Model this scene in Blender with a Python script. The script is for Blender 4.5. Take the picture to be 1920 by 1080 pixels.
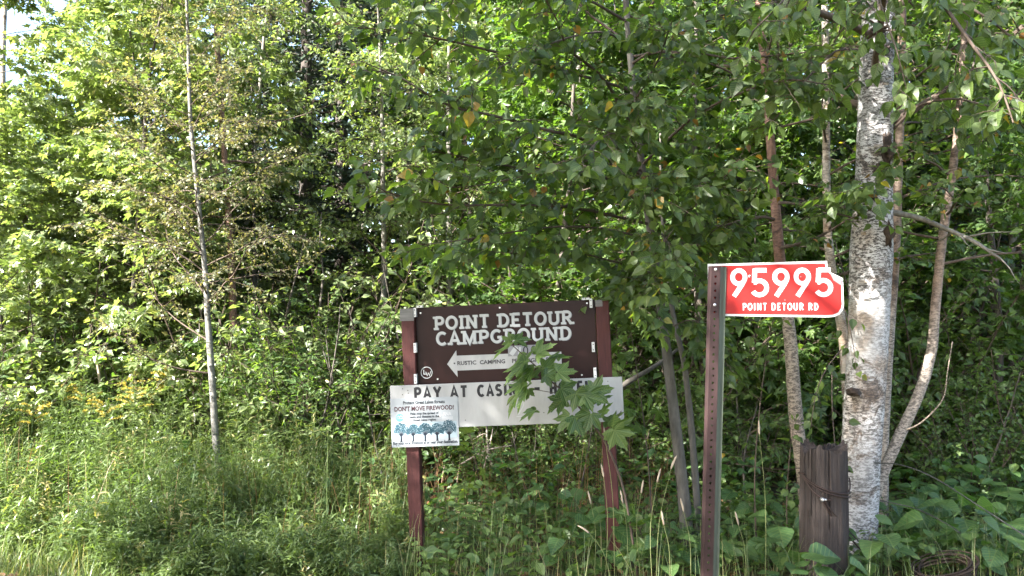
import bpy, math, random
import numpy as np
from mathutils import Vector, Matrix

# ------------------------------------------------------------------ camera, light, exposure
for o in list(bpy.data.objects):
    bpy.data.objects.remove(o)
SC = bpy.context.scene
COL = SC.collection
RAD = math.radians
FPX = 1507.0                       # focal length in pixels of the 1920 wide photograph
CAM_H = 1.65
PITCH = math.atan2(60.0, FPX)

cam_data = bpy.data.cameras.new('camera')
cam = bpy.data.objects.new('camera', cam_data)
COL.objects.link(cam)
cam.location = (0, 0, CAM_H)
cam.rotation_euler = (RAD(90) + PITCH, 0, 0)
cam_data.sensor_width = 36.0
cam_data.lens = FPX / 1920.0 * 36.0
cam_data.clip_end = 600
cam_data.clip_start = 0.05
SC.camera = cam

SUN_DIR = Vector((-0.68, -0.48, 0.66)).normalized()      # towards the sun
world = bpy.data.worlds.new('World')
SC.world = world
world.use_nodes = True
wn = world.node_tree.nodes
wl = world.node_tree.links
sky = wn.new('ShaderNodeTexSky')
sky.sky_type = 'NISHITA'
sky.sun_disc = False
sky.sun_elevation = math.asin(SUN_DIR.z)
sky.sun_rotation = math.atan2(SUN_DIR.x, SUN_DIR.y)
sky.air_density = 1.0
sky.dust_density = 2.5
sky.ozone_density = 1.0
wl.new(sky.outputs[0], wn['Background'].inputs[0])
wn['Background'].inputs[1].default_value = 0.10

sun_data = bpy.data.lights.new('sun', 'SUN')
sun_data.energy = 5.0
sun_data.angle = RAD(0.53)
sun_data.color = (1.0, 0.97, 0.92)
sun = bpy.data.objects.new('sun', sun_data)
COL.objects.link(sun)
sun.rotation_euler = SUN_DIR.to_track_quat('Z', 'Y').to_euler()
sun.location = SUN_DIR * 60

SC.view_settings.view_transform = 'Standard'
SC.view_settings.look = 'None'
SC.view_settings.exposure = 3.05
SC.view_settings.gamma = 1.0
SC.render.engine = 'CYCLES'
SC.cycles.max_bounces = 8
SC.cycles.diffuse_bounces = 6
SC.cycles.glossy_bounces = 2
SC.cycles.transmission_bounces = 6
SC.cycles.transparent_max_bounces = 4
SC.cycles.caustics_reflective = False
SC.cycles.caustics_refractive = False
SC.cycles.use_adaptive_sampling = True
SC.cycles.adaptive_threshold = 0.02
SC.cycles.sample_clamp_indirect = 6.0

rng = np.random.default_rng(11)
random.seed(5)

# ------------------------------------------------------------------ helpers
CT, ST = math.cos(PITCH), math.sin(PITCH)

def P(px, py, Y):
    """the place that stands at depth Y behind a spot of the photograph"""
    u = (px - 960) / FPX
    v = (540 - py) / FPX
    dy = CT - v * ST
    dz = ST + v * CT
    k = Y / dy
    return np.array([u * k, Y, CAM_H + dz * k])

def project(p):
    p = np.atleast_2d(p)
    y = p[:, 1]
    z = p[:, 2] - CAM_H
    d = y * CT + z * ST
    v = -y * ST + z * CT
    return 960 + FPX * p[:, 0] / d, 540 - FPX * v / d, d

def ground_z(x, y):
    x = np.asarray(x, float); y = np.asarray(y, float)
    return (0.035 * np.sin(x * 1.3 + 0.4) * np.cos(y * 0.9) + 0.02 * np.sin(x * 3.1 + y * 2.3)
            + np.clip((y - 7.0) * 0.012, -0.05, 0.35))

def props(o, label=None, cat=None, group=None, kind=None):
    if label: o['label'] = label
    if cat: o['category'] = cat
    if group: o['group'] = group
    if kind: o['kind'] = kind
    return o

def empty(name, loc, label=None, cat=None, group=None):
    o = bpy.data.objects.new(name, None)
    COL.objects.link(o)
    o.location = Vector(loc)
    o.empty_display_size = 0.1
    return props(o, label, cat, group)

def np_mesh(name, V, F, mat=None, rnd=None, smooth=True, base=None):
    """F: list of (n,k) index arrays, one for each polygon size"""
    V = np.asarray(V, np.float32)
    if base is not None:
        V = V - np.asarray(base, np.float32)
    me = bpy.data.meshes.new(name)
    F = [np.asarray(f, np.int32) for f in F if len(f)]
    me.vertices.add(len(V))
    me.vertices.foreach_set('co', V.ravel())
    loops = np.concatenate([f.ravel() for f in F])
    counts = np.concatenate([np.full(len(f), f.shape[1], np.int32) for f in F])
    starts = np.concatenate([[0], np.cumsum(counts)[:-1]]).astype(np.int32)
    me.loops.add(len(loops))
    me.loops.foreach_set('vertex_index', loops)
    me.polygons.add(len(counts))
    me.polygons.foreach_set('loop_start', starts)
    me.polygons.foreach_set('use_smooth', np.full(len(counts), smooth, bool))
    if rnd is not None:
        a = me.attributes.new('rnd', 'FLOAT', 'POINT')
        a.data.foreach_set('value', np.asarray(rnd, np.float32))
    if mat: me.materials.append(mat)
    me.update(calc_edges=True)
    return me

def link(name, me, parent=None, loc=None):
    o = bpy.data.objects.new(name, me)
    COL.objects.link(o)
    if parent: o.parent = parent
    if loc is not None: o.location = Vector(loc)
    return o

class Acc:
    """collects the pieces of ONE part"""
    def __init__(s):
        s.v = []; s.q = []; s.t = []; s.n = 0
    def add(s, V, Q=(), T=()):
        s.v.append(np.asarray(V, float))
        if len(Q): s.q.append(np.asarray(Q, int) + s.n)
        if len(T): s.t.append(np.asarray(T, int) + s.n)
        s.n += len(V)
    def mesh(s, name, mat, base=None, smooth=True, rnd=None):
        F = []
        if s.q: F.append(np.concatenate(s.q))
        if s.t: F.append(np.concatenate(s.t))
        return np_mesh(name, np.concatenate(s.v), F, mat, rnd, smooth, base)
    def box(s, x0, x1, y0, y1, z0, z1):
        V = [(x, y, z) for z in (z0, z1) for y in (y0, y1) for x in (x0, x1)]
        s.add(V, [(0, 2, 3, 1), (4, 5, 7, 6), (0, 1, 5, 4), (2, 6, 7, 3), (0, 4, 6, 2), (1, 3, 7, 5)])

def unit(v):
    v = np.asarray(v, float)
    return v / np.maximum(np.linalg.norm(v, axis=-1, keepdims=True), 1e-9)

def tube(acc, pts, rad, sides=5, cap=False, jitter=None):
    pts = np.asarray(pts, float)
    n = len(pts)
    rad = np.broadcast_to(np.asarray(rad, float), (n,))
    t = np.gradient(pts, axis=0)
    t = unit(t)
    ref = np.array([0.31, 0.95, 0.05]) if abs(t[0] @ np.array([0.31, 0.95, 0.05])) < 0.9 else np.array([1.0, 0, 0.1])
    U = unit(np.cross(t, ref))
    W = np.cross(t, U)
    a = np.linspace(0, 2 * math.pi, sides, endpoint=False)
    R = rad[:, None] * (jitter if jitter is not None else 1.0) * np.ones((n, sides))
    ring = pts[:, None, :] + R[:, :, None] * (np.cos(a)[None, :, None] * U[:, None, :] + np.sin(a)[None, :, None] * W[:, None, :])
    i = np.arange(n - 1)[:, None] * sides
    j = np.arange(sides)[None, :]
    k = (np.arange(sides)[None, :] + 1) % sides
    Q = np.stack([i + j, i + k, i + sides + k, i + sides + j], -1).reshape(-1, 4)
    V = ring.reshape(-1, 3)
    T = []
    if cap:
        V = np.concatenate([V, pts[-1:] + t[-1:] * rad[-1] * 0.2, pts[:1]])
        top = (n - 1) * sides
        T = [(top + b, top + (b + 1) % sides, n * sides) for b in range(sides)]
        T += [((b + 1) % sides, b, n * sides + 1) for b in range(sides)]
    acc.add(V, Q, T)

def smooth_line(ctrl, n):
    """Catmull-Rom through control points"""
    c = np.asarray(ctrl, float)
    c = np.concatenate([[2 * c[0] - c[1]], c, [2 * c[-1] - c[-2]]])
    m = len(c) - 3
    out = []
    for s in np.linspace(0, m - 1e-6, n):
        k = int(s); f = s - k
        p0, p1, p2, p3 = c[k:k + 4]
        out.append(0.5 * ((2 * p1) + (-p0 + p2) * f + (2 * p0 - 5 * p1 + 4 * p2 - p3) * f * f + (-p0 + 3 * p1 - 3 * p2 + p3) * f ** 3))
    return np.array(out)

def wander(p, d, L, n, wob, grav, g=rng):
    pts = [np.asarray(p, float)]
    d = unit(d)
    for _ in range(n):
        d = unit(d + g.normal(0, wob, 3) + np.array([0, 0, grav]))
        pts.append(pts[-1] + d * L / n)
    return np.array(pts)

# ------------------------------------------------------------------ leaf shapes
def leaf_strip(widths, fold=0.12, droop=0.12, steps=None):
    """leaf of length 1 along +x, midrib and two sides; triangles and quads as quads"""
    n = len(widths)
    xs = np.linspace(0, 1, n) if steps is None else np.array(steps)
    V = []
    for x, w in zip(xs, widths):
        z = -droop * x * x
        V += [(x, w, z + fold * w), (x, 0, z), (x, -w, z + fold * w)]
    Q = []
    for i in range(n - 1):
        a = 3 * i; b = a + 3
        Q += [(a, b, b + 1, a + 1), (a + 1, b + 1, b + 2, a + 2)]
    return np.array(V, float), np.array(Q), np.zeros((0, 3), int)

def leaf_fan(polar, fold=0.1, droop=0.25):
    half = [(r * math.cos(RAD(a)), r * math.sin(RAD(a))) for a, r in polar]
    out = half + [(x, -y) for x, y in half[:0:-1]]
    V = [(0.0, 0, 0)]
    for x, y in out:
        V.append((x, y, fold * abs(y) * 1.2 - droop * (x * x + y * y)))
    n = len(out)
    T = [(0, 1 + i, 1 + (i + 1) % n) for i in range(n)]
    # the fan winds clockwise; turn it so its normal is +z, and leave the notch at the stalk open
    return np.array(V, float), np.zeros((0, 4), int), np.array([t for t in T if not (t[1] == len(half) and t[2] == len(half) + 1)])

BIRCH = leaf_strip([0.03, 0.27, 0.36, 0.27, 0.12, 0.0], 0.28, 0.16, [0, 0.14, 0.34, 0.58, 0.8, 1.0])
OVAL = leaf_strip([0.02, 0.26, 0.31, 0.2, 0.0], 0.25, 0.2, [0, 0.25, 0.5, 0.78, 1])
SIMPLE = leaf_strip([0.02, 0.33, 0.0], 0.2, 0.14, [0, 0.42, 1])
OVAL_FAR = (np.array([(0, 0, 0), (.42, .31, .07), (.42, 0, -.02), (.42, -.31, .07), (1, 0, -.14)], float), np.zeros((0, 4), int), np.array([(0, 2, 1), (0, 3, 2), (1, 2, 4), (2, 3, 4)]))
LANCE_FAR = (np.array([(0, 0, 0), (.38, .085, .0), (.38, -.085, .0), (.72, .06, -.1), (.72, -.06, -.1), (1, 0, -.32)], float), np.zeros((0, 4), int), np.array([(0, 2, 1), (1, 2, 4), (1, 4, 3), (3, 4, 5)]))
FAR_LEAF = (np.array([(0, 0, 0), (.45, .34, .08), (1, 0, -.1), (.45, -.34, .08)], float), np.zeros((0, 4), int), np.array([(0, 2, 1), (0, 3, 2)]))
LANCE = leaf_strip([0.02, 0.085, 0.07, 0.0], 0.2, 0.35, [0, 0.3, 0.65, 1])
WILLOW = leaf_strip([0.02, 0.12, 0.11, 0.0], 0.2, 0.22, [0, 0.3, 0.65, 1])
BROAD = leaf_strip([0.04, 0.24, 0.38, 0.41, 0.3, 0.14, 0.0], 0.16, 0.22, [0, 0.07, 0.22, 0.42, 0.66, 0.86, 1.0])
MAPLE = leaf_fan([(0, 1.0), (7, .80), (13, .80), (17, .62), (26, .50), (33, .66), (40, .72), (47, .88), (54, .68), (62, .64), (66, .52), (76, .40), (88, .50), (103, .55), (115, .36), (150, .13)], 0.14, 0.22)
MAPLE_FAR = leaf_fan([(0, 1.0), (12, .72), (25, .47), (47, .84), (72, .40), (104, .52), (150, .12)], 0.14, 0.25)

def leaf_arrays(shape, pos, d, nrm, size):
    T, Q, TR = shape
    pos = np.asarray(pos, float)
    X = unit(d)
    Z = np.asarray(nrm, float)
    Z = unit(Z - (Z * X).sum(1, keepdims=True) * X)
    Y = np.cross(Z, X)
    s = np.asarray(size, float)[:, None, None]
    V = pos[:, None, :] + s * (T[None, :, 0:1] * X[:, None, :] + T[None, :, 1:2] * Y[:, None, :] + T[None, :, 2:3] * Z[:, None, :])
    n, k = len(pos), len(T)
    off = (np.arange(n) * k)[:, None, None]
    return V.reshape(-1, 3), (Q[None] + off).reshape(-1, Q.shape[1] if len(Q) else 4), (TR[None] + off).reshape(-1, 3)

def leaf_mesh(name, shape, L, mat, base=None):
    """L: dict pos, dir, nrm, size, rnd"""
    V, Q, T = leaf_arrays(shape, L['pos'], L['dir'], L['nrm'], L['size'])
    rnd = np.repeat(L['rnd'], len(shape[0]))
    return np_mesh(name, V, [Q, T], mat, rnd, False, base)

def cat_leaves(parts):
    return {k: np.concatenate([p[k] for p in parts]) for k in parts[0]}

def pick(L, m):
    return {k: v[m] for k, v in L.items()}

# ------------------------------------------------------------------ materials
def new_mat(name):
    m = bpy.data.materials.new(name)
    m.use_nodes = True
    nt = m.node_tree
    return m, nt, nt.nodes['Principled BSDF'], nt.nodes['Material Output']

def ramp(nt, stops):
    r = nt.nodes.new('ShaderNodeValToRGB')
    e = r.color_ramp.elements
    while len(e) < len(stops): e.new(0.5)
    for el, (p, c) in zip(e, stops):
        el.position = p
        el.color = (*c, 1) if len(c) == 3 else c
    return r

def noise(nt, scale, detail=4, rough=0.6, map_scale=None, coord='Object', dist=0.0):
    tc = nt.nodes.new('ShaderNodeTexCoord')
    n = nt.nodes.new('ShaderNodeTexNoise')
    n.inputs['Scale'].default_value = scale
    n.inputs['Detail'].default_value = detail
    n.inputs['Roughness'].default_value = rough
    n.inputs['Distortion'].default_value = dist
    if map_scale:
        mp = nt.nodes.new('ShaderNodeMapping')
        mp.inputs['Scale'].default_value = map_scale
        nt.links.new(tc.outputs[coord], mp.inputs[0])
        nt.links.new(mp.outputs[0], n.inputs[0])
    else:
        nt.links.new(tc.outputs[coord], n.inputs[0])
    return n

def mixc(nt, fac, a, b, mode='MIX'):
    m = nt.nodes.new('ShaderNodeMix')
    m.data_type = 'RGBA'
    m.blend_type = mode
    for sock, val in ((m.inputs[0], fac), (m.inputs[6], a), (m.inputs[7], b)):
        if hasattr(val, 'links') or hasattr(val, 'is_linked'):
            nt.links.new(val, sock)
        elif isinstance(val, (int, float)):
            sock.default_value = val
        else:
            sock.default_value = (*val, 1)
    return m.outputs[2]

def bump(nt, bsdf, h, strength, dist=0.01):
    b = nt.nodes.new('ShaderNodeBump')
    b.inputs['Strength'].default_value = strength
    b.inputs['Distance'].default_value = dist
    nt.links.new(h, b.inputs['Height'])
    nt.links.new(b.outputs[0], bsdf.inputs['Normal'])

def leaf_mat(name, stops, glow=(1.7, 1.9, 0.55), trans=0.45, rough=0.42, spec=0.45, veins=None):
    m, nt, b, out = new_mat(name)
    at = nt.nodes.new('ShaderNodeAttribute')
    at.attribute_name = 'rnd'
    r = ramp(nt, stops)
    nt.links.new(at.outputs['Fac'], r.inputs[0])
    nz = noise(nt, 35, 2, 0.5)
    col = mixc(nt, 0.35, r.outputs[0], nz.outputs[0], 'SOFT_LIGHT')
    if veins:                            # midrib and side veins in the leaf's own coordinates
        tc = nt.nodes.new('ShaderNodeTexCoord'); sx = nt.nodes.new('ShaderNodeSeparateXYZ')
        nt.links.new(tc.outputs['Object'], sx.inputs[0])
        def ma(op, a, c=None, d=None):
            m_ = nt.nodes.new('ShaderNodeMath'); m_.operation = op
            for sock, v in zip(m_.inputs, (a, c, d)):
                if v is None: continue
                if isinstance(v, (int, float)): sock.default_value = v
                else: nt.links.new(v, sock)
            return m_.outputs[0]
        X = sx.outputs[0]; Y = ma('ABSOLUTE', sx.outputs[1])
        if veins == 'palmate':
            d0 = Y
            for an in (47, 103):
                c_, s_ = math.cos(RAD(an)), math.sin(RAD(an))
                d0 = ma('MINIMUM', d0, ma('ABSOLUTE', ma('SUBTRACT', ma('MULTIPLY', X, s_), ma('MULTIPLY', Y, c_))))
            fine = ma('MULTIPLY', ma('ABSOLUTE', ma('SINE', ma('MULTIPLY', ma('SUBTRACT', X, ma('MULTIPLY', Y, .9)), 26.0))), .05)
        else:
            d0 = Y
            fine = ma('MULTIPLY', ma('ABSOLUTE', ma('SINE', ma('MULTIPLY', ma('SUBTRACT', X, ma('MULTIPLY', Y, .8)), 22.0))), .055)
        dd = ma('MINIMUM', d0, fine)
        mr = nt.nodes.new('ShaderNodeMapRange')
        mr.inputs[1].default_value = .006; mr.inputs[2].default_value = .028; mr.inputs[3].default_value = .55; mr.inputs[4].default_value = 0
        nt.links.new(dd, mr.inputs[0])
        col = mixc(nt, mr.outputs[0], col, (.16, .21, .07))
        sp_ = noise(nt, 9, 3, .6)
        spr = ramp(nt, [(.68, (0, 0, 0)), (.72, (1, 1, 1))])
        nt.links.new(sp_.outputs[0], spr.inputs[0])
        col = mixc(nt, spr.outputs[0], col, (.10, .07, .03))
    nt.links.new(col, b.inputs['Base Color'])
    b.inputs['Roughness'].default_value = rough
    b.inputs['Specular IOR Level'].default_value = spec
    tr = nt.nodes.new('ShaderNodeBsdfTranslucent')
    g = mixc(nt, 1.0, col, glow, 'MULTIPLY')
    nt.links.new(g, tr.inputs[0])
    mx = nt.nodes.new('ShaderNodeMixShader')
    mx.inputs[0].default_value = trans
    nt.links.new(b.outputs[0], mx.inputs[1])
    nt.links.new(tr.outputs[0], mx.inputs[2])
    nt.links.new(mx.outputs[0], out.inputs[0])
    return m

YEL = (0.34, 0.23, 0.05); ORA = (0.26, 0.125, 0.045); BRN = (0.17, 0.09, 0.045)
M = {}
BL = [(0, (.048, .078, .029)), (.45, (.069, .106, .036)), (.9, (.110, .152, .044)), (.962, (.15, .19, .045)), (.975, YEL), (.988, ORA), (1, BRN)]
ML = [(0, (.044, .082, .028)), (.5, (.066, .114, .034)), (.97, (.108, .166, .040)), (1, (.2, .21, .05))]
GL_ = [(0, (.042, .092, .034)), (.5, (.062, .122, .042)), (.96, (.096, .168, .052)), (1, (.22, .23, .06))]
M['birch_leaf'] = leaf_mat('birch_leaf', BL, (1.9, 2.1, .5), .5)
M['birch_leaf_near'] = leaf_mat('birch_leaf_near', BL, (1.9, 2.1, .5), .5, .42, .45, 'pinnate')
M['maple_leaf'] = leaf_mat('maple_leaf', ML, (1.8, 2.0, .5), .48)
M['maple_leaf_near'] = leaf_mat('maple_leaf_near', ML, (1.8, 2.0, .5), .48, .42, .45, 'palmate')
M['sun_leaf'] = leaf_mat('sun_leaf', [(0, (.105, .145, .058)), (.5, (.155, .202, .080)), (.95, (.210, .252, .105)), (1, (.32, .28, .09))], (1.55, 1.65, 0.7), 0.47, 0.33, 0.9)  # paler, yellower leaf copy; sunlight is put into its colour
M['sun_leaf_near'] = leaf_mat('sun_leaf_near', [(0, (.09, .145, .045)), (1, (.17, .23, .07))], (1.6, 1.7, 0.6), 0.47, 0.36, 0.6, 'palmate')  # single-leaf version, its pale colour also carries the sunlight
M['tamarack_leaf'] = leaf_mat('tamarack_leaf', [(0, (.105, .118, .058)), (.5, (.145, .152, .075)), (1, (.20, .17, .095))], (1.5, 1.5, .7), 0.45)
M['shrub_leaf'] = leaf_mat('shrub_leaf', [(0, (.060, .106, .036)), (.5, (.092, .148, .048)), (1, (.145, .202, .062))], (1.7, 1.9, .5), .47)
M['shrub_leaf_near'] = leaf_mat('shrub_leaf_near', [(0, (.060, .106, .036)), (.5, (.092, .148, .048)), (1, (.145, .202, .062))], (1.7, 1.9, .5), .47, .42, .45, 'pinnate')
M['needle'] = leaf_mat('needle', [(0, (.018, .032, .020)), (.6, (.028, .046, .027)), (1, (.044, .066, .034))], (1.2, 1.2, .6), 0.15, 0.5)
M['weed_leaf'] = leaf_mat('weed_leaf', [(0, (.074, .112, .040)), (.5, (.110, .156, .052)), (.93, (.158, .202, .070)), (1, (.28, .24, .11))], (1.55, 1.7, .6), 0.43, .38, .6)
M['grass_blade'] = leaf_mat('grass_blade', [(0, (.085, .124, .042)), (.6, (.130, .178, .062)), (.86, (.20, .22, .095)), (1, (.34, .28, .15))], (1.5, 1.55, .6), 0.4)
M['broad_leaf'] = leaf_mat('broad_leaf', GL_, (1.7, 1.9, .5), 0.44)
M['broad_leaf_near'] = leaf_mat('broad_leaf_near', GL_, (1.7, 1.9, .5), 0.44, .42, .45, 'pinnate')
M['dead_leaf'] = leaf_mat('dead_leaf', [(0, (.10, .055, .028)), (.6, (.19, .105, .05)), (1, (.32, .20, .10))], (1.3, 1.1, .7), 0.3)
M['plume'] = leaf_mat('plume', [(0, (.30, .26, .06)), (1, (.42, .34, .08))], (1.2, 1.1, .5), 0.4)

def bark_mat(name, dark, light, scale=30, stretch=(1, 1, .25), bstr=0.6):
    m, nt, b, out = new_mat(name)
    n = noise(nt, scale, 6, 0.65, stretch)
    r = ramp(nt, [(0.3, dark), (0.7, light)])
    nt.links.new(n.outputs[0], r.inputs[0])
    n2 = noise(nt, 3.5, 3)
    r2 = ramp(nt, [(.35, (.45, .45, .45)), (.65, (1, 1, 1))])
    nt.links.new(n2.outputs[0], r2.inputs[0])
    nt.links.new(mixc(nt, .7, r.outputs[0], r2.outputs[0], 'MULTIPLY'), b.inputs['Base Color'])
    b.inputs['Roughness'].default_value = 0.85
    bump(nt, b, n.outputs[0], bstr, 0.006)
    return m

M['grey_bark'] = bark_mat('grey_bark', (.10, .09, .075), (.27, .25, .21))
M['shade_bark'] = bark_mat('shade_bark', (.06, .052, .042), (.15, .135, .11))  # grey bark copied darker, with the shade put into its colour
M['dark_bark'] = bark_mat('dark_bark', (.045, .036, .028), (.12, .10, .08))
M['burl_bark'] = bark_mat('burl_bark', (.014, .010, .008), (.085, .055, .038), 38, (1, 1, 1), 1.0)
M['twig'] = bark_mat('twig', (.05, .032, .022), (.12, .085, .06), 60)
M['pale_stick'] = bark_mat('pale_stick', (.25, .19, .13), (.46, .38, .28))
M['sapling_bark'] = bark_mat('sapling_bark', (.08, .076, .065), (.25, .24, .215), 22, (1, 1, 2.2), .3)
M['spruce_bark'] = bark_mat('spruce_bark', (.03, .024, .02), (.09, .07, .055))

def birch_bark(name, white, tan, flecks=1.0, foot=None):
    m, nt, b, out = new_mat(name)
    base = noise(nt, 2.6, 4, .6, (1, 1, .8))
    r = ramp(nt, [(.36, tuple(c * .72 for c in white)), (.5, white), (.62, tan), (.8, white)])
    nt.links.new(base.outputs[0], r.inputs[0])
    # lenticels: thin dark dashes that run round the trunk
    le = noise(nt, 9, 6, .8, (3.2, 3.2, 8.5))
    lr = ramp(nt, [(.47, (1, 1, 1)), (.53, (.10, .085, .075))])
    nt.links.new(le.outputs[0], lr.inputs[0])
    zone = noise(nt, 1.3, 3, .5, (1, 1, .7))
    zr = ramp(nt, [(.33, (.25, .25, .25)), (.52, (1, 1, 1))])
    nt.links.new(zone.outputs[0], zr.inputs[0])
    fm = nt.nodes.new('ShaderNodeMath'); fm.operation = 'MULTIPLY'
    nt.links.new(zr.outputs[0], fm.inputs[0]); fm.inputs[1].default_value = flecks
    c1 = mixc(nt, fm.outputs[0], r.outputs[0], lr.outputs[0], 'MULTIPLY')
    # large dark scars
    sc = noise(nt, 3.4, 6, .72, (1, 1, 1.3), dist=.8)
    sr = ramp(nt, [(.53, (1, 1, 1)), (.59, (.34, .26, .20)), (.66, (.07, .05, .04))])
    nt.links.new(sc.outputs[0], sr.inputs[0])
    c2 = mixc(nt, .9, c1, sr.outputs[0], 'MULTIPLY')
    if foot:
        sx = nt.nodes.new('ShaderNodeSeparateXYZ')
        tc = nt.nodes.new('ShaderNodeTexCoord')
        nt.links.new(tc.outputs['Object'], sx.inputs[0])
        ad = nt.nodes.new('ShaderNodeMath'); ad.operation = 'MULTIPLY_ADD'
        nt.links.new(zone.outputs[0], ad.inputs[0]); ad.inputs[1].default_value = 1.6
        nt.links.new(sx.outputs[2], ad.inputs[2])
        mr = nt.nodes.new('ShaderNodeMapRange')
        mr.inputs[1].default_value = 2.3; mr.inputs[2].default_value = 2.7; mr.inputs[3].default_value = 1; mr.inputs[4].default_value = 0
        nt.links.new(ad.outputs[0], mr.inputs[0])
        c2 = mixc(nt, mr.outputs[0], c2, mixc(nt, .8, foot, lr.outputs[0], 'MULTIPLY'))
    nt.links.new(c2, b.inputs['Base Color'])
    b.inputs['Roughness'].default_value = .7
    bump(nt, b, le.outputs[0], .55, .006)
    return m

M['birch_bark'] = birch_bark('birch_bark', (.47, .455, .44), (.30, .235, .18))
M['thin_birch_bark'] = birch_bark('thin_birch_bark', (.40, .35, .29), (.28, .20, .13), .6)
M['red_birch_bark'] = birch_bark('red_birch_bark', (.21, .115, .08), (.15, .072, .046), .5, (.36, .29, .22))
M['tan_birch_bark'] = birch_bark('tan_birch_bark', (.26, .185, .135), (.18, .11, .072), .6, (.33, .28, .23))

def plain(name, col, rough=.5, metal=0.0, var=.25, scale=20, stretch=None, bstr=0, spec=.22):
    m, nt, b, out = new_mat(name)
    n = noise(nt, scale, 5, .6, stretch)
    r = ramp(nt, [(.3, tuple(c * (1 - var) for c in col)), (.7, tuple(min(1, c * (1 + var * .4)) for c in col))])
    nt.links.new(n.outputs[0], r.inputs[0])
    nt.links.new(r.outputs[0], b.inputs['Base Color'])
    b.inputs['Roughness'].default_value = rough
    b.inputs['Metallic'].default_value = metal
    b.inputs['Specular IOR Level'].default_value = spec
    if bstr: bump(nt, b, n.outputs[0], bstr, .003)
    return m

M['brown_panel'] = plain('brown_panel', (.021, .0080, .0074), .34, 0, .3, 2.5, None, 0, .16)
M['white_board'] = plain('white_board', (.34, .34, .335), .34, 0, .2, 5.0, (2, 2, .5))
M['white_paint'] = plain('white_paint', (.55, .55, .54), .4, 0, .06, 14)
M['letter_white'] = plain('letter_white', (.39, .40, .40), .4, 0, .16, 9)
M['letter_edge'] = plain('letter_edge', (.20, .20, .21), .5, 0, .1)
M['black_vinyl'] = plain('black_vinyl', (.022, .021, .024), .45, 0, .2)
M['faded_black'] = plain('faded_black', (.055, .05, .055), .5, 0, .3, 12)
M['grey_print'] = plain('grey_print', (.42, .43, .45), .6, 0, .1)
M['poster'] = plain('poster', (.29, .31, .323), .35, 0, .05, 4)
M['poster_sky'] = plain('poster_sky', (.28, .35, .39), .35, 0, .10, 8)
M['ink'] = plain('ink', (.012, .016, .024), .5, 0, .2)
M['maroon_ink'] = plain('maroon_ink', (.055, .02, .025), .5, 0, .2)
M['teal_ink'] = plain('teal_ink', (.035, .085, .11), .5, 0, .2)
M['blue_ink'] = plain('blue_ink', (.10, .30, .55), .5, 0, .2)
M['red_wood'] = plain('red_wood', (.060, .019, .0175), .62, 0, .35, 18, (5, 5, .35), .5)
M['grey_wood'] = plain('grey_wood', (.16, .156, .152), .85, 0, .35, 16, (.3, 5, 5), .5)
M['red_sign'] = plain('red_sign', (.235, .0105, .009), .5, 0, .22, 5)
M['sign_white'] = plain('sign_white', (.39, .385, .385), .4, 0, .05, 10)
M['pink_fold'] = plain('pink_fold', (.60, .12, .12), .3, 0, .1, 10)
M['steel_brown'] = plain('steel_brown', (.026, .0135, .013), .6, .05, .45, 14, (2, 2, .5), .3)
M['steel_green'] = plain('steel_green', (.075, .088, .066), .5, .15, .35, 14, (3, 3, .4), .3)
M['hole'] = plain('hole', (.01, .01, .01), .9)
M['bolt'] = plain('bolt', (.55, .55, .56), .35, .8, .15)
M['wire'] = plain('wire', (.045, .030, .026), .6, .3, .3, 60)
M['grey_wire'] = plain('grey_wire', (.07, .07, .068), .55, .5, .3, 60)
M['rust'] = plain('rust', (.045, .032, .025), .8, .1, .4, 60)

def post_wood():
    m, nt, b, out = new_mat('weathered_post')
    n = noise(nt, 14, 8, .72, (4, 4, .22))
    r = ramp(nt, [(.30, (.008, .006, .005)), (.52, (.038, .028, .024)), (.75, (.085, .068, .058))])
    nt.links.new(n.outputs[0], r.inputs[0])
    n2 = noise(nt, 4, 4)
    r2 = ramp(nt, [(.35, (.5, .45, .45)), (.7, (1, 1, 1))])
    nt.links.new(n2.outputs[0], r2.inputs[0])
    nt.links.new(mixc(nt, .7, r.outputs[0], r2.outputs[0], 'MULTIPLY'), b.inputs['Base Color'])
    b.inputs['Roughness'].default_value = .9
    bump(nt, b, n.outputs[0], 1.0, .012)
    return m
M['post_wood'] = post_wood()

def ground_mat():
    m, nt, b, out = new_mat('forest_soil')
    n = noise(nt, 7, 8, .7)
    r = ramp(nt, [(.3, (.035, .026, .016)), (.5, (.075, .055, .032)), (.72, (.15, .11, .06))])
    nt.links.new(n.outputs[0], r.inputs[0])
    n2 = noise(nt, .8, 3)
    r2 = ramp(nt, [(.42, (.05, .075, .022)), (.6, (.10, .08, .045))])
    nt.links.new(n2.outputs[0], r2.inputs[0])
    nt.links.new(mixc(nt, .45, r.outputs[0], r2.outputs[0]), b.inputs['Base Color'])
    b.inputs['Roughness'].default_value = .95
    bump(nt, b, n.outputs[0], 1, .04)
    return m
M['soil'] = ground_mat()

# ------------------------------------------------------------------ ground
gx = np.concatenate([np.linspace(-250, -14, 14), np.linspace(-12, 12, 90), np.linspace(14, 250, 14)])
gy = np.concatenate([np.linspace(-120, -4, 10), np.linspace(-3, 20, 90), np.linspace(22, 400, 20)])
GX, GY = np.meshgrid(gx, gy)
GV = np.stack([GX, GY, ground_z(GX, GY)], -1).reshape(-1, 3)
ii = np.arange(len(gy) - 1)[:, None] * len(gx) + np.arange(len(gx) - 1)[None, :]
GQ = np.stack([ii, ii + 1, ii + len(gx) + 1, ii + len(gx)], -1).reshape(-1, 4)
g = link('ground', np_mesh('ground', GV, [GQ], M['soil']))
props(g, 'brown earth of the wood floor under the weeds and trees', 'ground', kind='structure')

# ------------------------------------------------------------------ tree growing
UP = np.array([0, 0, 1.0])

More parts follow.
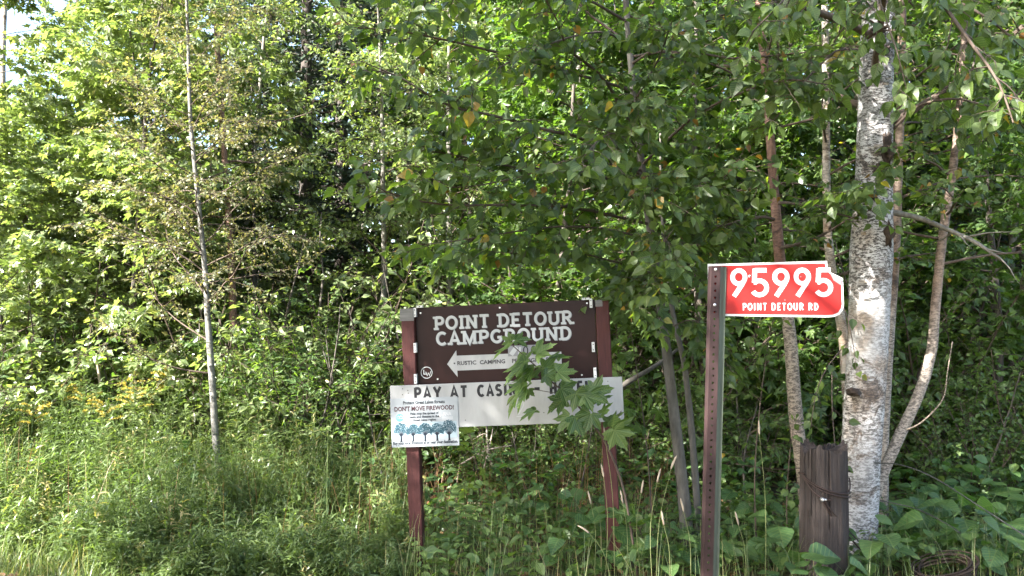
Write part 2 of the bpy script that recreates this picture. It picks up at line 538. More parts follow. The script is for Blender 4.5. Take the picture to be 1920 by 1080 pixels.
def leaves_on(pts, spacing, size, hang, spread, g, start=0.15, flat=.7):
    """leaves along a twig, alternating sides"""
    seg = np.linalg.norm(np.diff(pts, axis=0), axis=1)
    cum = np.concatenate([[0], np.cumsum(seg)])
    L = cum[-1]
    n = max(2, int(L * (1 - start) / spacing))
    s = L * start + (np.arange(n) + g.uniform(0, .8, n)) / n * L * (1 - start)
    s = np.minimum(s, L * .999)
    k = np.searchsorted(cum, s, side='right') - 1
    k = np.clip(k, 0, len(seg) - 1)
    f = ((s - cum[k]) / seg[k])[:, None]
    p = pts[k] * (1 - f) + pts[k + 1] * f
    t = unit(pts[k + 1] - pts[k])
    side = unit(np.cross(t, UP) + 1e-6) * np.where(np.arange(n) % 2 == 0, 1, -1)[:, None]
    d = unit(t * g.uniform(.3, .9, (n, 1)) + side * spread + g.normal(0, .35, (n, 3)) - UP * hang)
    nr = UP * flat + g.normal(0, .45, (n, 3)) + t * .2
    sz = size * g.uniform(.6, 1.2, n)
    p = p + d * sz[:, None] * .25
    rn = g.random(n)
    sz = np.where(rn > .968, sz * .72, sz)
    return dict(pos=p, dir=d, nrm=nr, size=sz, rnd=rn)

def along(pts, t):
    s = t * (len(pts) - 1)
    k = min(int(s), len(pts) - 2)
    f = s - k
    return pts[k] * (1 - f) + pts[k + 1] * f, unit(pts[k + 1] - pts[k])

def dress(limb, r0, wood, leaves, g, ntw, twl, spacing, size, hang, spread=.8, start=.15, sub=1, droop=-.04, flat=.7):
    """a limb, its twigs and their leaves"""
    n = len(limb)
    tube(wood, limb, np.linspace(r0, max(r0 * .25, .0015), n), 5)
    for i in range(ntw):
        t = start + (1 - start) * (i + g.uniform(0, 1)) / ntw
        p, d = along(limb, min(t, .999))
        side = unit(np.cross(d, UP) + g.normal(0, .3, 3)) * (1 if i % 2 else -1)
        dd = unit(d * g.uniform(.4, 1) + side * g.uniform(.5, 1.1) + UP * g.normal(0, .3))
        L = twl * g.uniform(.5, 1.15) * (1 - .45 * t)
        tw = wander(p, dd, L, 4, .16, droop, g)
        tube(wood, tw, np.linspace(r0 * .32, .001, 5), 3)
        leaves.append(leaves_on(tw, spacing, size, hang, spread, g, .1, flat))
        if sub:
            for q in range(2):
                p2, d2 = along(tw, g.uniform(.25, .75))
                s2 = unit(np.cross(d2, UP) + g.normal(0, .5, 3)) * (1 if q else -1)
                tw2 = wander(p2, d2 * .6 + s2, L * .5, 3, .16, droop, g)
                tube(wood, tw2, np.linspace(r0 * .2, .0008, 4), 3)
                leaves.append(leaves_on(tw2, spacing, size * .95, hang, spread, g, .05, flat))
    leaves.append(leaves_on(limb[-3:], spacing, size, hang, spread, g, 0, flat))

def tree_wood(trunk, r, sides, mat, wood, base, name='trunk', rough=.04):
    n = len(trunk)
    jit = 1 + rough * np.sin(np.linspace(0, 9, n))[:, None] * np.ones((1, sides)) + rng.normal(0, rough * .5, (n, sides))
    a = Acc()
    tube(a, trunk, r, sides, True, jit)
    return a

def random_limbs(trunk, tr, g, n, t0, t1, length, elev, wob=.1, grav=.0, az_bias=None):
    out = []
    for i in range(n):
        t = t0 + (t1 - t0) * (i + g.uniform(0, 1)) / n
        p, d = along(trunk, min(t, .999))
        az = i * 2.4 + g.uniform(-.6, .6)
        if az_bias is not None and g.random() < .5:
            az = az_bias + g.normal(0, .6)
        e = elev + g.normal(0, .15)
        dd = np.array([math.cos(az) * math.cos(e), math.sin(az) * math.cos(e), math.sin(e)])
        L = length * (1 - .55 * (t - t0) / max(t1 - t0, .01)) * g.uniform(.65, 1.15)
        r = np.interp(t, np.linspace(0, 1, len(tr)), tr) * .5
        out.append((wander(p, dd, L, 7, wob, grav, g), min(r, .03)))
    return out

def in_frame(pos, margin=10):
    x, y, d = project(pos)
    return (x > -margin) & (x < 1920 + margin) & (y > -margin) & (y < 1080 + margin) & (d > .3), d

LEAFSETS = {}
def leaf_objects(L, shape, mat, parent, base, key, name='leaf', nvar=24):
    """single leaves, each an object of its own; alike ones share a mesh"""
    if key not in LEAFSETS:
        vs = []
        T, Q, TR = shape
        for i in range(nvar):
            g2 = np.random.default_rng(i + 3)
            V = T.copy()
            V[:, 2] = V[:, 2] * (0.3 + 1.7 * (i % 5) / 4) + .10 * (i % 3 - 1) * V[:, 1] * V[:, 0]
            V[:, 1] *= .9 + .2 * g2.random()
            V[:, 2] += .05 * np.sin(V[:, 0] * 7 + i) * np.abs(V[:, 1]) * 2
            me = np_mesh(name, V, [Q, TR], M.get(mat.name + '_near', mat), np.full(len(V), (i + .5) / nvar), False)
            vs.append(me)
        LEAFSETS[key] = vs
    vs = LEAFSETS[key]
    X = unit(L['dir'])
    Z = unit(L['nrm'] - (L['nrm'] * X).sum(1, keepdims=True) * X)
    Yv = np.cross(Z, X)
    for i in range(len(X)):
        s = L['size'][i]
        o = bpy.data.objects.new(name, vs[min(int(L['rnd'][i] * nvar), nvar - 1)])
        COL.objects.link(o)
        o.parent = parent
        p = L['pos'][i] - base
        o.matrix_basis = Matrix([[X[i][a] * s, Yv[i][a] * s, Z[i][a] * s, p[a]] for a in range(3)] + [[0, 0, 0, 1]])

def finish_tree(name, label, cat, group, base, trunk_acc, trunk_mat, wood, wood_mat, leaves, shape, leaf_m, single=0, key=None):
    root = empty(name, base, label, cat, group)
    link('trunk', trunk_acc.mesh('trunk', trunk_mat, base), root)
    if wood and wood.n:
        link('branches', wood.mesh('branches', wood_mat, base), root)
    if leaves:
        L = cat_leaves(leaves)
        if single:
            ok, d = in_frame(L['pos'])
            score = np.where(ok, L['size'] / d, 0)
            order = np.argsort(-score)[:single]
            m = np.zeros(len(score), bool); m[order] = True
            leaf_objects(pick(L, m), shape, leaf_m, root, base, key)
            L = pick(L, ~m)
        o = link('crown', leaf_mesh('crown', shape, L, leaf_m, base), root)
        o['kind'] = 'stuff'
    return root

def PL(lst):
    return np.array([P(*p) for p in lst])

# ---- the old paper birch on the right -------------------------------------------------
def white_birch():
    g = np.random.default_rng(21)
    ctrl = PL([(1603, 1062, 5.6), (1606, 980, 5.6), (1617, 820, 5.6), (1627, 640, 5.6), (1634, 460, 5.6), (1640, 260, 5.6), (1648, 0, 5.62), (1660, -260, 5.7)])
    ctrl = np.concatenate([ctrl, [ctrl[-1] + [.1, .1, 1.6], ctrl[-1] + [.0, .1, 3.6]]])
    base = ctrl[0]
    trunk = smooth_line(ctrl, 120)
    zz = trunk[:, 2]
    r = np.interp(zz, [0, .15, .6, 1.8, 2.1, 2.6, 4, 6, 8.5], [.160, .138, .130, .134, .142, .122, .106, .075, .02])
    sides = 40
    n = len(trunk)
    a = np.linspace(0, 2 * math.pi, sides, endpoint=False)
    jit = np.ones((n, sides)) + .012 * np.sin(3 * a[None] + zz[:, None] * 2.2) + .010 * np.sin(5 * a[None] - zz[:, None] * 5) + g.normal(0, .006, (n, sides))
    # burls and branch scars
    for zc, ac, amp, w in ((2.02, 4.4, .14, .10), (2.18, 4.9, .16, .08), (2.75, 4.0, .10, .06), (3.55, 4.3, .12, .06), (1.62, 5.2, .06, .07), (2.45, 5.3, .10, .07)):
        jit += amp * np.exp(-((zz[:, None] - zc) / w) ** 2 - (((a[None] - ac + math.pi) % (2 * math.pi) - math.pi) / .5) ** 2)
    acc = Acc(); tube(acc, trunk, r, sides, True, jit)
    wood = Acc(); leaves = []
    limbs = [
        (PL([(1662, -150, 5.6), (1715, -70, 5.2), (1770, 10, 4.8), (1820, 80, 4.5), (1870, 150, 4.3), (1900, 230, 4.2)]), .018),
        (PL([(1655, -200, 5.6), (1590, -140, 5.1), (1520, -60, 4.7), (1460, 10, 4.4), (1410, 60, 4.2)]), .014),
        (PL([(1672, -60, 5.6), (1740, -20, 5.3), (1830, 20, 5.0), (1920, 90, 4.8), (1990, 160, 4.6)]), .014),
        (PL([(1668, 250, 5.58), (1720, 200, 5.4), (1790, 185, 5.2), (1860, 200, 5.1), (1940, 205, 5.0)]), .012),
        (PL([(1625, 95, 5.58), (1570, 95, 5.4), (1520, 140, 5.1), (1480, 190, 5.0), (1430, 250, 4.9)]), .012),
        (PL([(1668, 330, 5.6), (1650, 340, 5.3), (1630, 350, 5.1), (1600, 355, 5.0)]), .006),
        (PL([(1640, -80, 5.5), (1640, -40, 5.1), (1655, 20, 4.7), (1680, 90, 4.5), (1700, 170, 4.4)]), .010),
        (PL([(1650, -230, 5.6), (1600, -180, 5.0), (1560, -90, 4.5), (1530, -20, 4.2)]), .012),
        (PL([(1670, -100, 5.6), (1780, -60, 5.6), (1880, 20, 5.6), (1960, 120, 5.6)]), .014),
    ]
    for c, r0 in limbs:
        dress(smooth_line(c, 12), r0, wood, leaves, g, 12, .44, .045, .095, .75, .55, .2, 1, -.10, .45)
    # small sprays that hang in front of the lower trunk
    for c in ([(1575, 560, 5.55), (1590, 600, 5.3), (1600, 650, 5.2), (1605, 690, 5.15)], [(1560, 690, 5.6), (1560, 760, 5.3), (1565, 830, 5.2), (1568, 860, 5.15)],
              [(1590, 640, 5.55), (1550, 690, 5.35), (1530, 740, 5.25), (1520, 800, 5.2)]):
        dress(smooth_line(PL(c), 8), .005, wood, leaves, g, 5, .2, .06, .07, .6, .55, .2, 0, -.1, .5)
    # crown above
    for l, r0 in random_limbs(trunk, r, g, 26, .56, .98, 2.6, .35, .1, -.02):
        dress(l, r0, wood, leaves, g, 10, .6, .06, .08, .6, .7, .25, 1, -.06, .6)
    return finish_tree('paper_birch', 'large white paper birch trunk with black flecks beside the weathered fence post', 'tree', None, base, acc, M['birch_bark'], wood, M['twig'], leaves, BIRCH, M['birch_leaf'], 300, 'birch')
wb = white_birch()
def burl(px, py, Y, sx, sz, seed):
    g = np.random.default_rng(seed)
    c = P(px, py, Y)
    nu, nv = 18, 12
    V = []
    for i in range(nv + 1):
        th = math.pi * i / nv
        for k in range(nu):
            ph = 2 * math.pi * k / nu
            q = 1 + .16 * math.sin(3 * ph + 5 * th + seed) + .12 * math.sin(7 * th - 4 * ph) + g.normal(0, .09)
            V.append(c + np.array([sx * q * math.sin(th) * math.cos(ph), .075 * q * math.sin(th) * math.sin(ph), sz * q * math.cos(th)]))
    Q = [(i * nu + k, i * nu + nu + k, i * nu + nu + (k + 1) % nu, i * nu + (k + 1) % nu) for i in range(nv) for k in range(nu)]
    a = Acc(); a.add(V, Q)
    link('burl', a.mesh('burl', M['burl_bark'], np.array(wb.location)), wb)
for b_ in ((1660, 282, 5.50, .042, .11, 1), (1648, 318, 5.47, .034, .040, 2), (1662, 440, 5.50, .032, .085, 3), (1645, 58, 5.50, .050, .024, 4), (1658, 95, 5.51, .026, .03, 5), (1627, 372, 5.47, .055, .020, 6), (1600, 735, 5.47, .04, .026, 7)): burl(*b_)
g = np.random.default_rng(19)
for k in range(16):                      # loose curls of bark
    py = g.uniform(60, 760); px = np.interp(py, [0, 260, 460, 640, 820], [1648, 1640, 1634, 1627, 1617]) + g.uniform(-26, 26)
    c = P(px, py, 5.6 - .125); w = g.uniform(.02, .05); h = g.uniform(.012, .03)
    n = 6; V = []
    for i in range(n):
        t = i / (n - 1)
        off = np.array([w * t, -.022 * t * t, g.normal(0, .002)])
        V += [c + off, c + off + np.array([0, 0, h * (1 - .4 * t)])]
    a = Acc(); a.add(V, [(2 * i, 2 * i + 2, 2 * i + 3, 2 * i + 1) for i in range(n - 1)])
    link('bark_curl', a.mesh('bark_curl', M['thin_birch_bark'] if k % 2 else M['birch_bark'], np.array(wb.location)), wb)

# ---- the young birch whose boughs hang over the campground sign ------------------------------
def young_birch():
    g = np.random.default_rng(33)
    ctrl = PL([(1292, 1062, 5.9), (1282, 930, 5.9), (1262, 760, 5.9), (1245, 620, 5.9), (1226, 480, 5.9), (1206, 330, 5.9), (1190, 190, 5.9), (1178, 60, 5.9), (1165, -120, 5.9), (1150, -330, 5.9), (1140, -500, 5.9)])
    base = ctrl[0]
    trunk = smooth_line(ctrl, 60)
    r = np.interp(trunk[:, 2], [0, .5, 2, 4, 6], [.050, .041, .031, .022, .008])
    acc = tree_wood(trunk, r, 14, None, None, base)
    wood = Acc(); leaves = []
    limbs = [
        ([(1197, 260, 5.9), (1134, 150, 5.4), (1067, 93, 5.0), (1046, 41, 4.8), (1000, -40, 4.6)], .014),
        ([(1206, 330, 5.9), (1103, 264, 5.4), (1025, 244, 5.0), (932, 218, 4.7), (838, 197, 4.5), (760, 150, 4.4), (690, 120, 4.3)], .014),
        ([(1216, 420, 5.9), (1080, 390, 5.4), (963, 384, 5.0), (838, 384, 4.8), (740, 365, 4.7), (670, 330, 4.6)], .012),
        ([(1188, 170, 5.9), (1050, 130, 5.3), (900, 90, 4.8), (760, 60, 4.5), (650, 50, 4.4)], .013),
        ([(1225, 480, 5.9), (1290, 400, 5.5), (1360, 330, 5.2), (1430, 310, 5.0)], .010),
        ([(1203, 310, 5.9), (1300, 220, 5.4), (1400, 170, 5.0), (1480, 150, 4.8), (1560, 160, 4.7)], .012),
        ([(1184, 120, 5.9), (1280, 60, 5.4), (1380, 20, 5.0), (1470, 0, 4.8)], .012),
        ([(1230, 515, 5.9), (1150, 490, 5.6), (1060, 470, 5.4), (970, 475, 5.2), (900, 470, 5.1)], .009),
        ([(1236, 555, 5.9), (1290, 500, 5.6), (1330, 440, 5.4), (1390, 400, 5.3)], .008),
        ([(1175, 40, 5.9), (1080, -10, 5.3), (960, -20, 4.8), (850, -10, 4.5), (740, 0, 4.3)], .012),
        ([(1200, 290, 5.9), (1180, 260, 5.4), (1150, 250, 5.0), (1120, 265, 4.7), (1090, 300, 4.5)], .009),
        ([(1212, 380, 5.9), (1260, 340, 5.5), (1300, 330, 5.1), (1330, 350, 4.9)], .008),
        ([(1190, 190, 5.9), (1230, 120, 5.4), (1250, 70, 5.0), (1260, 40, 4.7)], .009),
        ([(1215, 400, 5.9), (1150, 340, 5.5), (1050, 320, 5.2), (940, 310, 5.0), (850, 290, 4.8), (780, 280, 4.7)], .010),
        ([(1242, 600, 5.9), (1210, 560, 5.7), (1170, 530, 5.6), (1150, 560, 5.5)], .006),
        ([(1245, 620, 5.9), (1300, 600, 5.7), (1330, 640, 5.6), (1370, 690, 5.5)], .006),
        ([(1226, 470, 5.9), (1235, 440, 5.4), (1250, 450, 5.0), (1262, 490, 4.8)], .006),
        ([(1210, 360, 5.9), (1205, 330, 5.4), (1215, 330, 5.0), (1225, 370, 4.8)], .006),
        ([(1196, 240, 5.9), (1185, 200, 5.4), (1190, 190, 5.0), (1200, 220, 4.8)], .006),
        ([(1232, 520, 5.9), (1215, 520, 5.5), (1200, 545, 5.2), (1205, 600, 5.1)], .006),
        ([(1205, 320, 5.9), (1080, 300, 5.3), (980, 330, 4.9), (880, 350, 4.7), (800, 350, 4.6)], .010),
        ([(1222, 450, 5.9), (1140, 430, 5.5), (1040, 425, 5.2), (930, 440, 5.1), (830, 455, 5.0), (760, 460, 5.0)], .009),
        ([(1180, 80, 5.9), (1120, 60, 5.3), (1010, 90, 4.9), (900, 150, 4.6), (820, 230, 4.5)], .010),
    ]
    for c, r0 in limbs:
        dress(smooth_line(PL(c), 14), r0, wood, leaves, g, 17, .48, .048, .090, .55, .7, .15, 1, -.07, .5)
    for l, r0 in random_limbs(trunk, r, g, 18, .66, .98, 1.9, .5, .1, -.02):
        dress(l, r0, wood, leaves, g, 9, .5, .06, .075, .5, .7, .2, 1, -.05, .6)
    return finish_tree('young_birch', 'slim grey birch whose long leafy boughs hang over the brown campground sign', 'tree', None, base, acc, M['shade_bark'], wood, M['twig'], leaves, BIRCH, M['birch_leaf'], 300, 'birch')
young_birch()

# ---- further single stems that the photograph shows -------------------------------------------
def stem_tree(name, label, ctrl, radii, bark, leaf, shape, seed, limbs=10, t0=.5, t1=.98, length=1.2, size=.065, elev=.5, spacing=.06, ntw=7, twl=.4, hang=.5, sides=12, twigmat='twig', extra=(), single=0, rough=.05, top=()):
    g = np.random.default_rng(seed)
    c = PL(ctrl)
    for dv in top: c = np.concatenate([c, [c[-1] + np.array(dv)]])
    base = c[0]
    trunk = smooth_line(c, max(30, len(c) * 7))
    r = np.interp(np.linspace(0, 1, len(trunk)), np.linspace(0, 1, len(radii)), radii)
    acc = tree_wood(trunk, r, sides, None, None, base, rough=rough)
    wood = Acc(); leaves = []
    for l, r0 in random_limbs(trunk, r, g, limbs, t0, t1, length, elev, .12, -.02):
        dress(l, r0 * .7, wood, leaves, g, ntw, twl, spacing, size, hang, .7, .15, 1, -.04, .6)
    for cc, r0 in extra:
        dress(smooth_line(PL(cc), 10), r0, wood, leaves, g, ntw, twl, spacing, size, hang, .7, .15, 1, -.05, .6)
    return finish_tree(name, label, 'tree', None, base, acc, M[bark], wood, M[twigmat], leaves, shape, M[leaf], single, leaf)

stem_tree('grey_sapling', 'thinner grey sapling just right of the slim grey birch by the green post',
          [(1312, 1060, 6.1), (1308, 960, 6.1), (1296, 800, 6.1), (1282, 680, 6.1), (1262, 590, 6.1), (1250, 500, 6.2), (1240, 380, 6.3), (1238, 250, 6.3)],
          [.028, .025, .021, .015, .006], 'shade_bark', 'birch_leaf', BIRCH, 41, 9, .55, .98, .8, .065)
stem_tree('red_birch', 'reddish brown birch with peeling pale lower bark behind the red number sign',
          [(1512, 1000, 6.5), (1508, 900, 6.5), (1492, 780, 6.5), (1482, 640, 6.5), (1462, 480, 6.5), (1452, 360, 6.5), (1440, 200, 6.5), (1428, 60, 6.5), (1418, -60, 6.5), (1400, -300, 6.5)],
          [.056, .054, .050, .042, .036, .030, .016], 'red_birch_bark', 'birch_leaf', BIRCH, 42, 18, .36, .98, 1.3, .07, .3)
stem_tree('thin_birch', 'thin pale birch stem between the red birch and the large white trunk',
          [(1600, 1010, 7.2), (1592, 800, 7.2), (1582, 640, 7.2), (1556, 480, 7.2), (1550, 360, 7.2), (1549, 200, 7.2), (1546, 0, 7.2), (1540, -240, 7.2)],
          [.05, .045, .042, .036, .03, .012], 'thin_birch_bark', 'birch_leaf', BIRCH, 43, 16, .4, .98, 1.2, .065, .4)
stem_tree('leaning_birch', 'pinkish tan birch leaning right out of the foot of the white birch',
          [(1618, 1040, 5.75), (1640, 930, 5.75), (1680, 832, 5.75), (1722, 740, 5.75), (1746, 660, 5.75), (1755, 560, 5.75), (1768, 440, 5.75), (1786, 320, 5.75), (1800, 200, 5.75), (1808, 60, 5.75), (1815, -120, 5.75)],
          [.038, .037, .037, .035, .030, .024, .014], 'tan_birch_bark', 'birch_leaf', BIRCH, 44, 13, .55, .98, 1.2, .07, .25)
stem_tree('tan_birch', 'straight tan birch stem close behind the large white trunk',
          [(1655, 1000, 6.4), (1657, 800, 6.4), (1668, 620, 6.4), (1680, 450, 6.4), (1684, 330, 6.4), (1690, 150, 6.4), (1692, -50, 6.4), (1694, -250, 6.4)],
          [.042, .040, .038, .034, .03, .015], 'tan_birch_bark', 'birch_leaf', BIRCH, 45, 12, .5, .98, 1.1, .065, .3)
stem_tree('tall_sapling', 'tall pale grey sapling with fine olive leaves above the goldenrod',
          [(412, 985, 7.0), (410, 900, 7.0), (403, 800, 7.0), (397, 700, 7.0), (390, 600, 7.0), (384, 500, 7.0), (374, 400, 7.0), (364, 300, 7.0), (356, 200, 7.0), (352, 60, 7.0), (346, -100, 7.0), (340, -280, 7.0)],
          [.031, .030, .028, .025, .021, .016, .011, .006], 'sapling_bark', 'tamarack_leaf', SIMPLE, 46, 46, .38, .99, 1.3, .036, .5, .020, 10, .44, .3,
          extra=[([(395, 700, 7.0), (330, 690, 6.9), (260, 660, 6.8), (190, 600, 6.8)], .010), ([(392, 640, 7.0), (320, 590, 7.2), (260, 520, 7.3)], .009), ([(385, 480, 7.0), (340, 420, 6.9), (300, 360, 6.8)], .009)])
stem_tree('copper_birch', 'coppery young birch stem just behind the tall pale sapling',
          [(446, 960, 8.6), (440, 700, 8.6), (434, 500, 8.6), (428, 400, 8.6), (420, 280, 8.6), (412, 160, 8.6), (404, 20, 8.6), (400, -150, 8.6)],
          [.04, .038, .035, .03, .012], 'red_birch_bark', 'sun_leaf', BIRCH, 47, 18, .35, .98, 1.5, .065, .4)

# ---- trees of the wood behind: a few kinds, each built once and copied as whole things ------------
def kind_tree(kind, seed):
    g = np.random.default_rng(seed)
    wood = Acc(); leaves = []
    if kind == 'maple':
        h = 6.8
        trunk = wander((0, 0, 0), (g.normal(0, .05), g.normal(0, .05), 1), h, 16, .035, .02, g)
        r = np.linspace(.06, .008, 17)
        for l, r0 in random_limbs(trunk, r, g, 40, .05, .98, 2.1, .35, .09, 0):
            dress(l, r0 * .6, wood, leaves, g, 13, .6, .045, .098, .35, .8, .2, 1, -.02, .95)
        return trunk, r, wood, leaves, MAPLE_FAR, 'dark_bark'
    if kind == 'aspen':
        h = 7.6
        trunk = wander((0, 0, 0), (g.normal(0, .05), g.normal(0, .05), 1), h, 16, .03, .02, g)
        r = np.linspace(.065, .008, 17)
        for l, r0 in random_limbs(trunk, r, g, 44, .06, .98, 1.9, .45, .1, -.02):
            dress(l, r0 * .6, wood, leaves, g, 14, .58, .042, .086, .5, .8, .2, 1, -.03, .7)
        return trunk, r, wood, leaves, OVAL_FAR, 'grey_bark'
    if kind == 'tall':
        trunk = wander((0, 0, 0), (g.normal(0, .03), g.normal(0, .03), 1), 10.5, 16, .02, .02, g)
        r = np.linspace(.12, .012, 17)
        for l, r0 in random_limbs(trunk, r, g, 40, .42, .98, 3.0, .35, .1, -.01):
            dress(l, r0 * .7, wood, leaves, g, 15, .7, .055, .125, .45, .8, .2, 1, -.01, .75)
        return trunk, r, wood, leaves, OVAL_FAR, 'grey_bark'
    if kind == 'shrub':
        trunk = wander((0, 0, 0), (.15, 0, 1), 1.9, 8, .08, .02, g)
        r = np.linspace(.02, .004, 9)
        for i in range(12):
            az = i * 2.4
            c = wander((g.normal(0, .1), g.normal(0, .1), 0), (math.cos(az) * .6, math.sin(az) * .6, 1), g.uniform(1.0, 2.1), 8, .1, -.03, g)
            dress(c, .011, wood, leaves, g, 13, .5, .042, .08, .3, .8, .06, 1, -.02, .85)
        return trunk, r, wood, leaves, OVAL_FAR, 'dark_bark'
    if kind == 'willow':
        trunk = wander((0, 0, 0), (-.1, 0, 1), 2.2, 8, .06, .02, g)
        r = np.linspace(.02, .004, 9)
        for i in range(14):
            az = i * 2.4
            c = wander((g.normal(0, .12), g.normal(0, .12), 0), (math.cos(az) * .4, math.sin(az) * .4, 1), g.uniform(1.5, 2.7), 9, .07, -.015, g)
            dress(c, .010, wood, leaves, g, 12, .45, .03, .085, .25, .6, .15, 1, .03, .5)
        return trunk, r, wood, leaves, WILLOW, 'dark_bark'
    if kind == 'spruce':
        h = 10.5
        trunk = wander((0, 0, 0), (0, 0, 1), h, 16, .008, .02, g)
        r = np.linspace(.14, .012, 17)
        for i in range(150):
            t = .04 + .94 * i / 150
            p, _ = along(trunk, t)
            az = i * 2.4 + g.normal(0, .2)
            L = 2.3 * (1 - t) ** .8 * g.uniform(.7, 1.1) + .15
            c = wander(p, (math.cos(az), math.sin(az), .12), L, 6, .06, -.04, g)
            tube(wood, c, np.linspace(.016, .003, 7), 4)
            for q in range(int(5 + 10 * (1 - t))):
                pp, d = along(c, g.uniform(.15, .99))
                sd = unit(np.cross(d, UP)) * (1 if q % 2 else -1)
                tw = wander(pp, d * .7 + sd * .8, .5 * (1 - t * .5) * g.uniform(.5, 1), 3, .1, -.05, g)
                tube(wood, tw, .003, 3)
                k = 26
                lv = leaves_on(tw, .016, .085, .1, .9, g, 0, .3)
                leaves.append(lv)
        return trunk, r, wood, leaves, LANCE_N, 'spruce_bark'

LANCE_N = FAR_LEAF
KINDS = {}
def kind_mesh(kind, leaf, seed):
    key = (kind, leaf, seed)
    if key not in KINDS:
        trunk, r, wood, leaves, shape, bark = kind_tree(kind, seed)
        a = Acc(); tube(a, trunk, r, 9, True)
        L = cat_leaves(leaves)
        KINDS[key] = (a.mesh('trunk', M[bark]), wood.mesh('branches', M['twig'] if kind != 'spruce' else M['spruce_bark']), leaf_mesh('crown', shape, L, M[leaf]))
    return KINDS[key]

def plant_tree(name, kind, leaf, seed, px, Y, scale, rot, label, group, cat='tree'):
    x = (px - 960) / FPX * Y
    t, b, c = kind_mesh(kind, leaf, seed)
    root = empty(name, (x, Y, float(ground_z(x, Y)) - .03), label, cat, group)
    root.rotation_euler = (0, 0, rot)
    root.scale = (scale, scale, scale * random.uniform(.92, 1.1))
    link('trunk', t, root); link('branches', b, root)
    o = link('crown', c, root); o['kind'] = 'stuff'
    return root

def row_label(label, px, Y):
    row = 'in front' if Y < 5.4 else 'second row' if Y < 5.95 else 'third row' if Y < 6.55 else 'back row' if Y < 9 else 'far back'
    lab = label + ' ' + row + ' ' + where(px, Y).replace('the first words of the brown sign', 'the sign title').replace('near the photo edge right of the birches', 'near the photo edge')
    k = USED.get(lab, 0); USED[lab] = k + 1
    return lab if not k else lab + ', ' + ('more to the right', 'the rightmost')[min(k - 1, 1)]
EXTRA = [(-100 + 2120 * (i + .5) / 22 + random.uniform(-30, 30), 10.5 + (i * 7 % 5) * .9, random.uniform(1.0, 1.4)) for i in range(22)]
MARKS = [(-80, 'at the photo edge beyond the goldenrod'), (40, 'above the goldenrod nearest the photo edge'), (120, 'above the middle of the goldenrod'), (190, 'behind the dead stub'), (270, 'between the dead stub and the tall sapling'), (340, 'just left of the tall sapling'), (400, 'behind the tall pale sapling'),
         (470, 'just right of the coppery stem'), (540, 'behind the willow shrubs'), (610, 'right of the willow shrubs'), (680, 'left of the brown sign'), (740, 'behind the left sign post'), (800, 'behind the arrow head'), (880, 'behind the first words of the brown sign'), (960, 'behind the middle of the brown sign'),
         (1040, 'behind the last words of the brown sign'), (1110, 'behind the right sign post'), (1170, 'between the brown sign and the slim birch'), (1240, 'behind the slim grey birch'), (1310, 'left of the steel post'), (1360, 'behind the steel post'), (1430, 'behind the first digits of the red sign'), (1500, 'behind the last digits of the red sign'),
         (1570, 'behind the fence post'), (1640, 'behind the large white birch'), (1700, 'right of the large white birch'), (1760, 'behind the leaning birch'), (1830, 'right of the leaning birch'), (1900, 'near the photo edge right of the birches'), (1975, 'at the photo edge beyond the birches')]
USED = {}
def where(px, Y):
    return min(MARKS, key=lambda m: abs(m[0] - px))[1]
def many(name, kind, leaf, seeds, spots, label, group, cat='tree'):
    for i, (px, Y, s) in enumerate(spots):
        lab = label + ' ' + where(px, Y)
        k = USED.get(lab, 0); USED[lab] = k + 1
        if k: lab = label + [', farther back, ', ', deepest in, ', ', smallest and lowest, '][min(k - 1, 2)] + where(px, Y)
        plant_tree(name, kind, leaf, seeds[i % len(seeds)], px, Y, s, random.uniform(0, 6.28), lab, group, cat)

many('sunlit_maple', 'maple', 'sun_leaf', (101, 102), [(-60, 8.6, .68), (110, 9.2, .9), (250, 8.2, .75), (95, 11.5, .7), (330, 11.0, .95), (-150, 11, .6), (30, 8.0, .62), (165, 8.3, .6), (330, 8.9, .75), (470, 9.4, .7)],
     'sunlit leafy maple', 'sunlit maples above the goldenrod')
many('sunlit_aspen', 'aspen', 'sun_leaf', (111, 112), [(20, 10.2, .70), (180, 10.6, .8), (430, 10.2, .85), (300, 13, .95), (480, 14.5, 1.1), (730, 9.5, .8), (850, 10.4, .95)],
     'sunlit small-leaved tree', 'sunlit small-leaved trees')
many('spruce', 'spruce', 'needle', (121,), [(575, 11.5, 1.0), (640, 13.5, 1.15), (250, 17, .8), (500, 17, 1.1), (1780, 11, 1.0), (1900, 12.5, 1.1), (1690, 14, 1.2)],
     'dark evergreen spruce', 'dark spruces in the wood')
many('shaded_maple', 'maple', 'maple_leaf', (103, 104), [(1010, 8.4, .85), (1180, 8.8, .9), (1340, 8.3, .9), (900, 12, 1.1), (1090, 11.5, 1.15), (1290, 12, 1.2), (1480, 9.5, 1.0), (1640, 9.2, 1.0), (1850, 8.6, .85), (1420, 13, 1.2), (1960, 10, 1.0), (1750, 13, 1.2)],
     'shaded green maple', 'shaded maples behind the signs')
many('shaded_birch', 'aspen', 'birch_leaf', (113, 114), [(1110, 9.8, 1.0), (1420, 10.6, 1.0), (1560, 11, 1.1), (1880, 10, 1.0), (960, 14.5, 1.3), (1200, 15, 1.3), (1350, 15, 1.2), (1600, 15, 1.3), (1800, 15.5, 1.3), (780, 15, 1.3), (640, 16.5, 1.3)],
     'shaded small-leaved birch', 'shaded birches behind the signs')
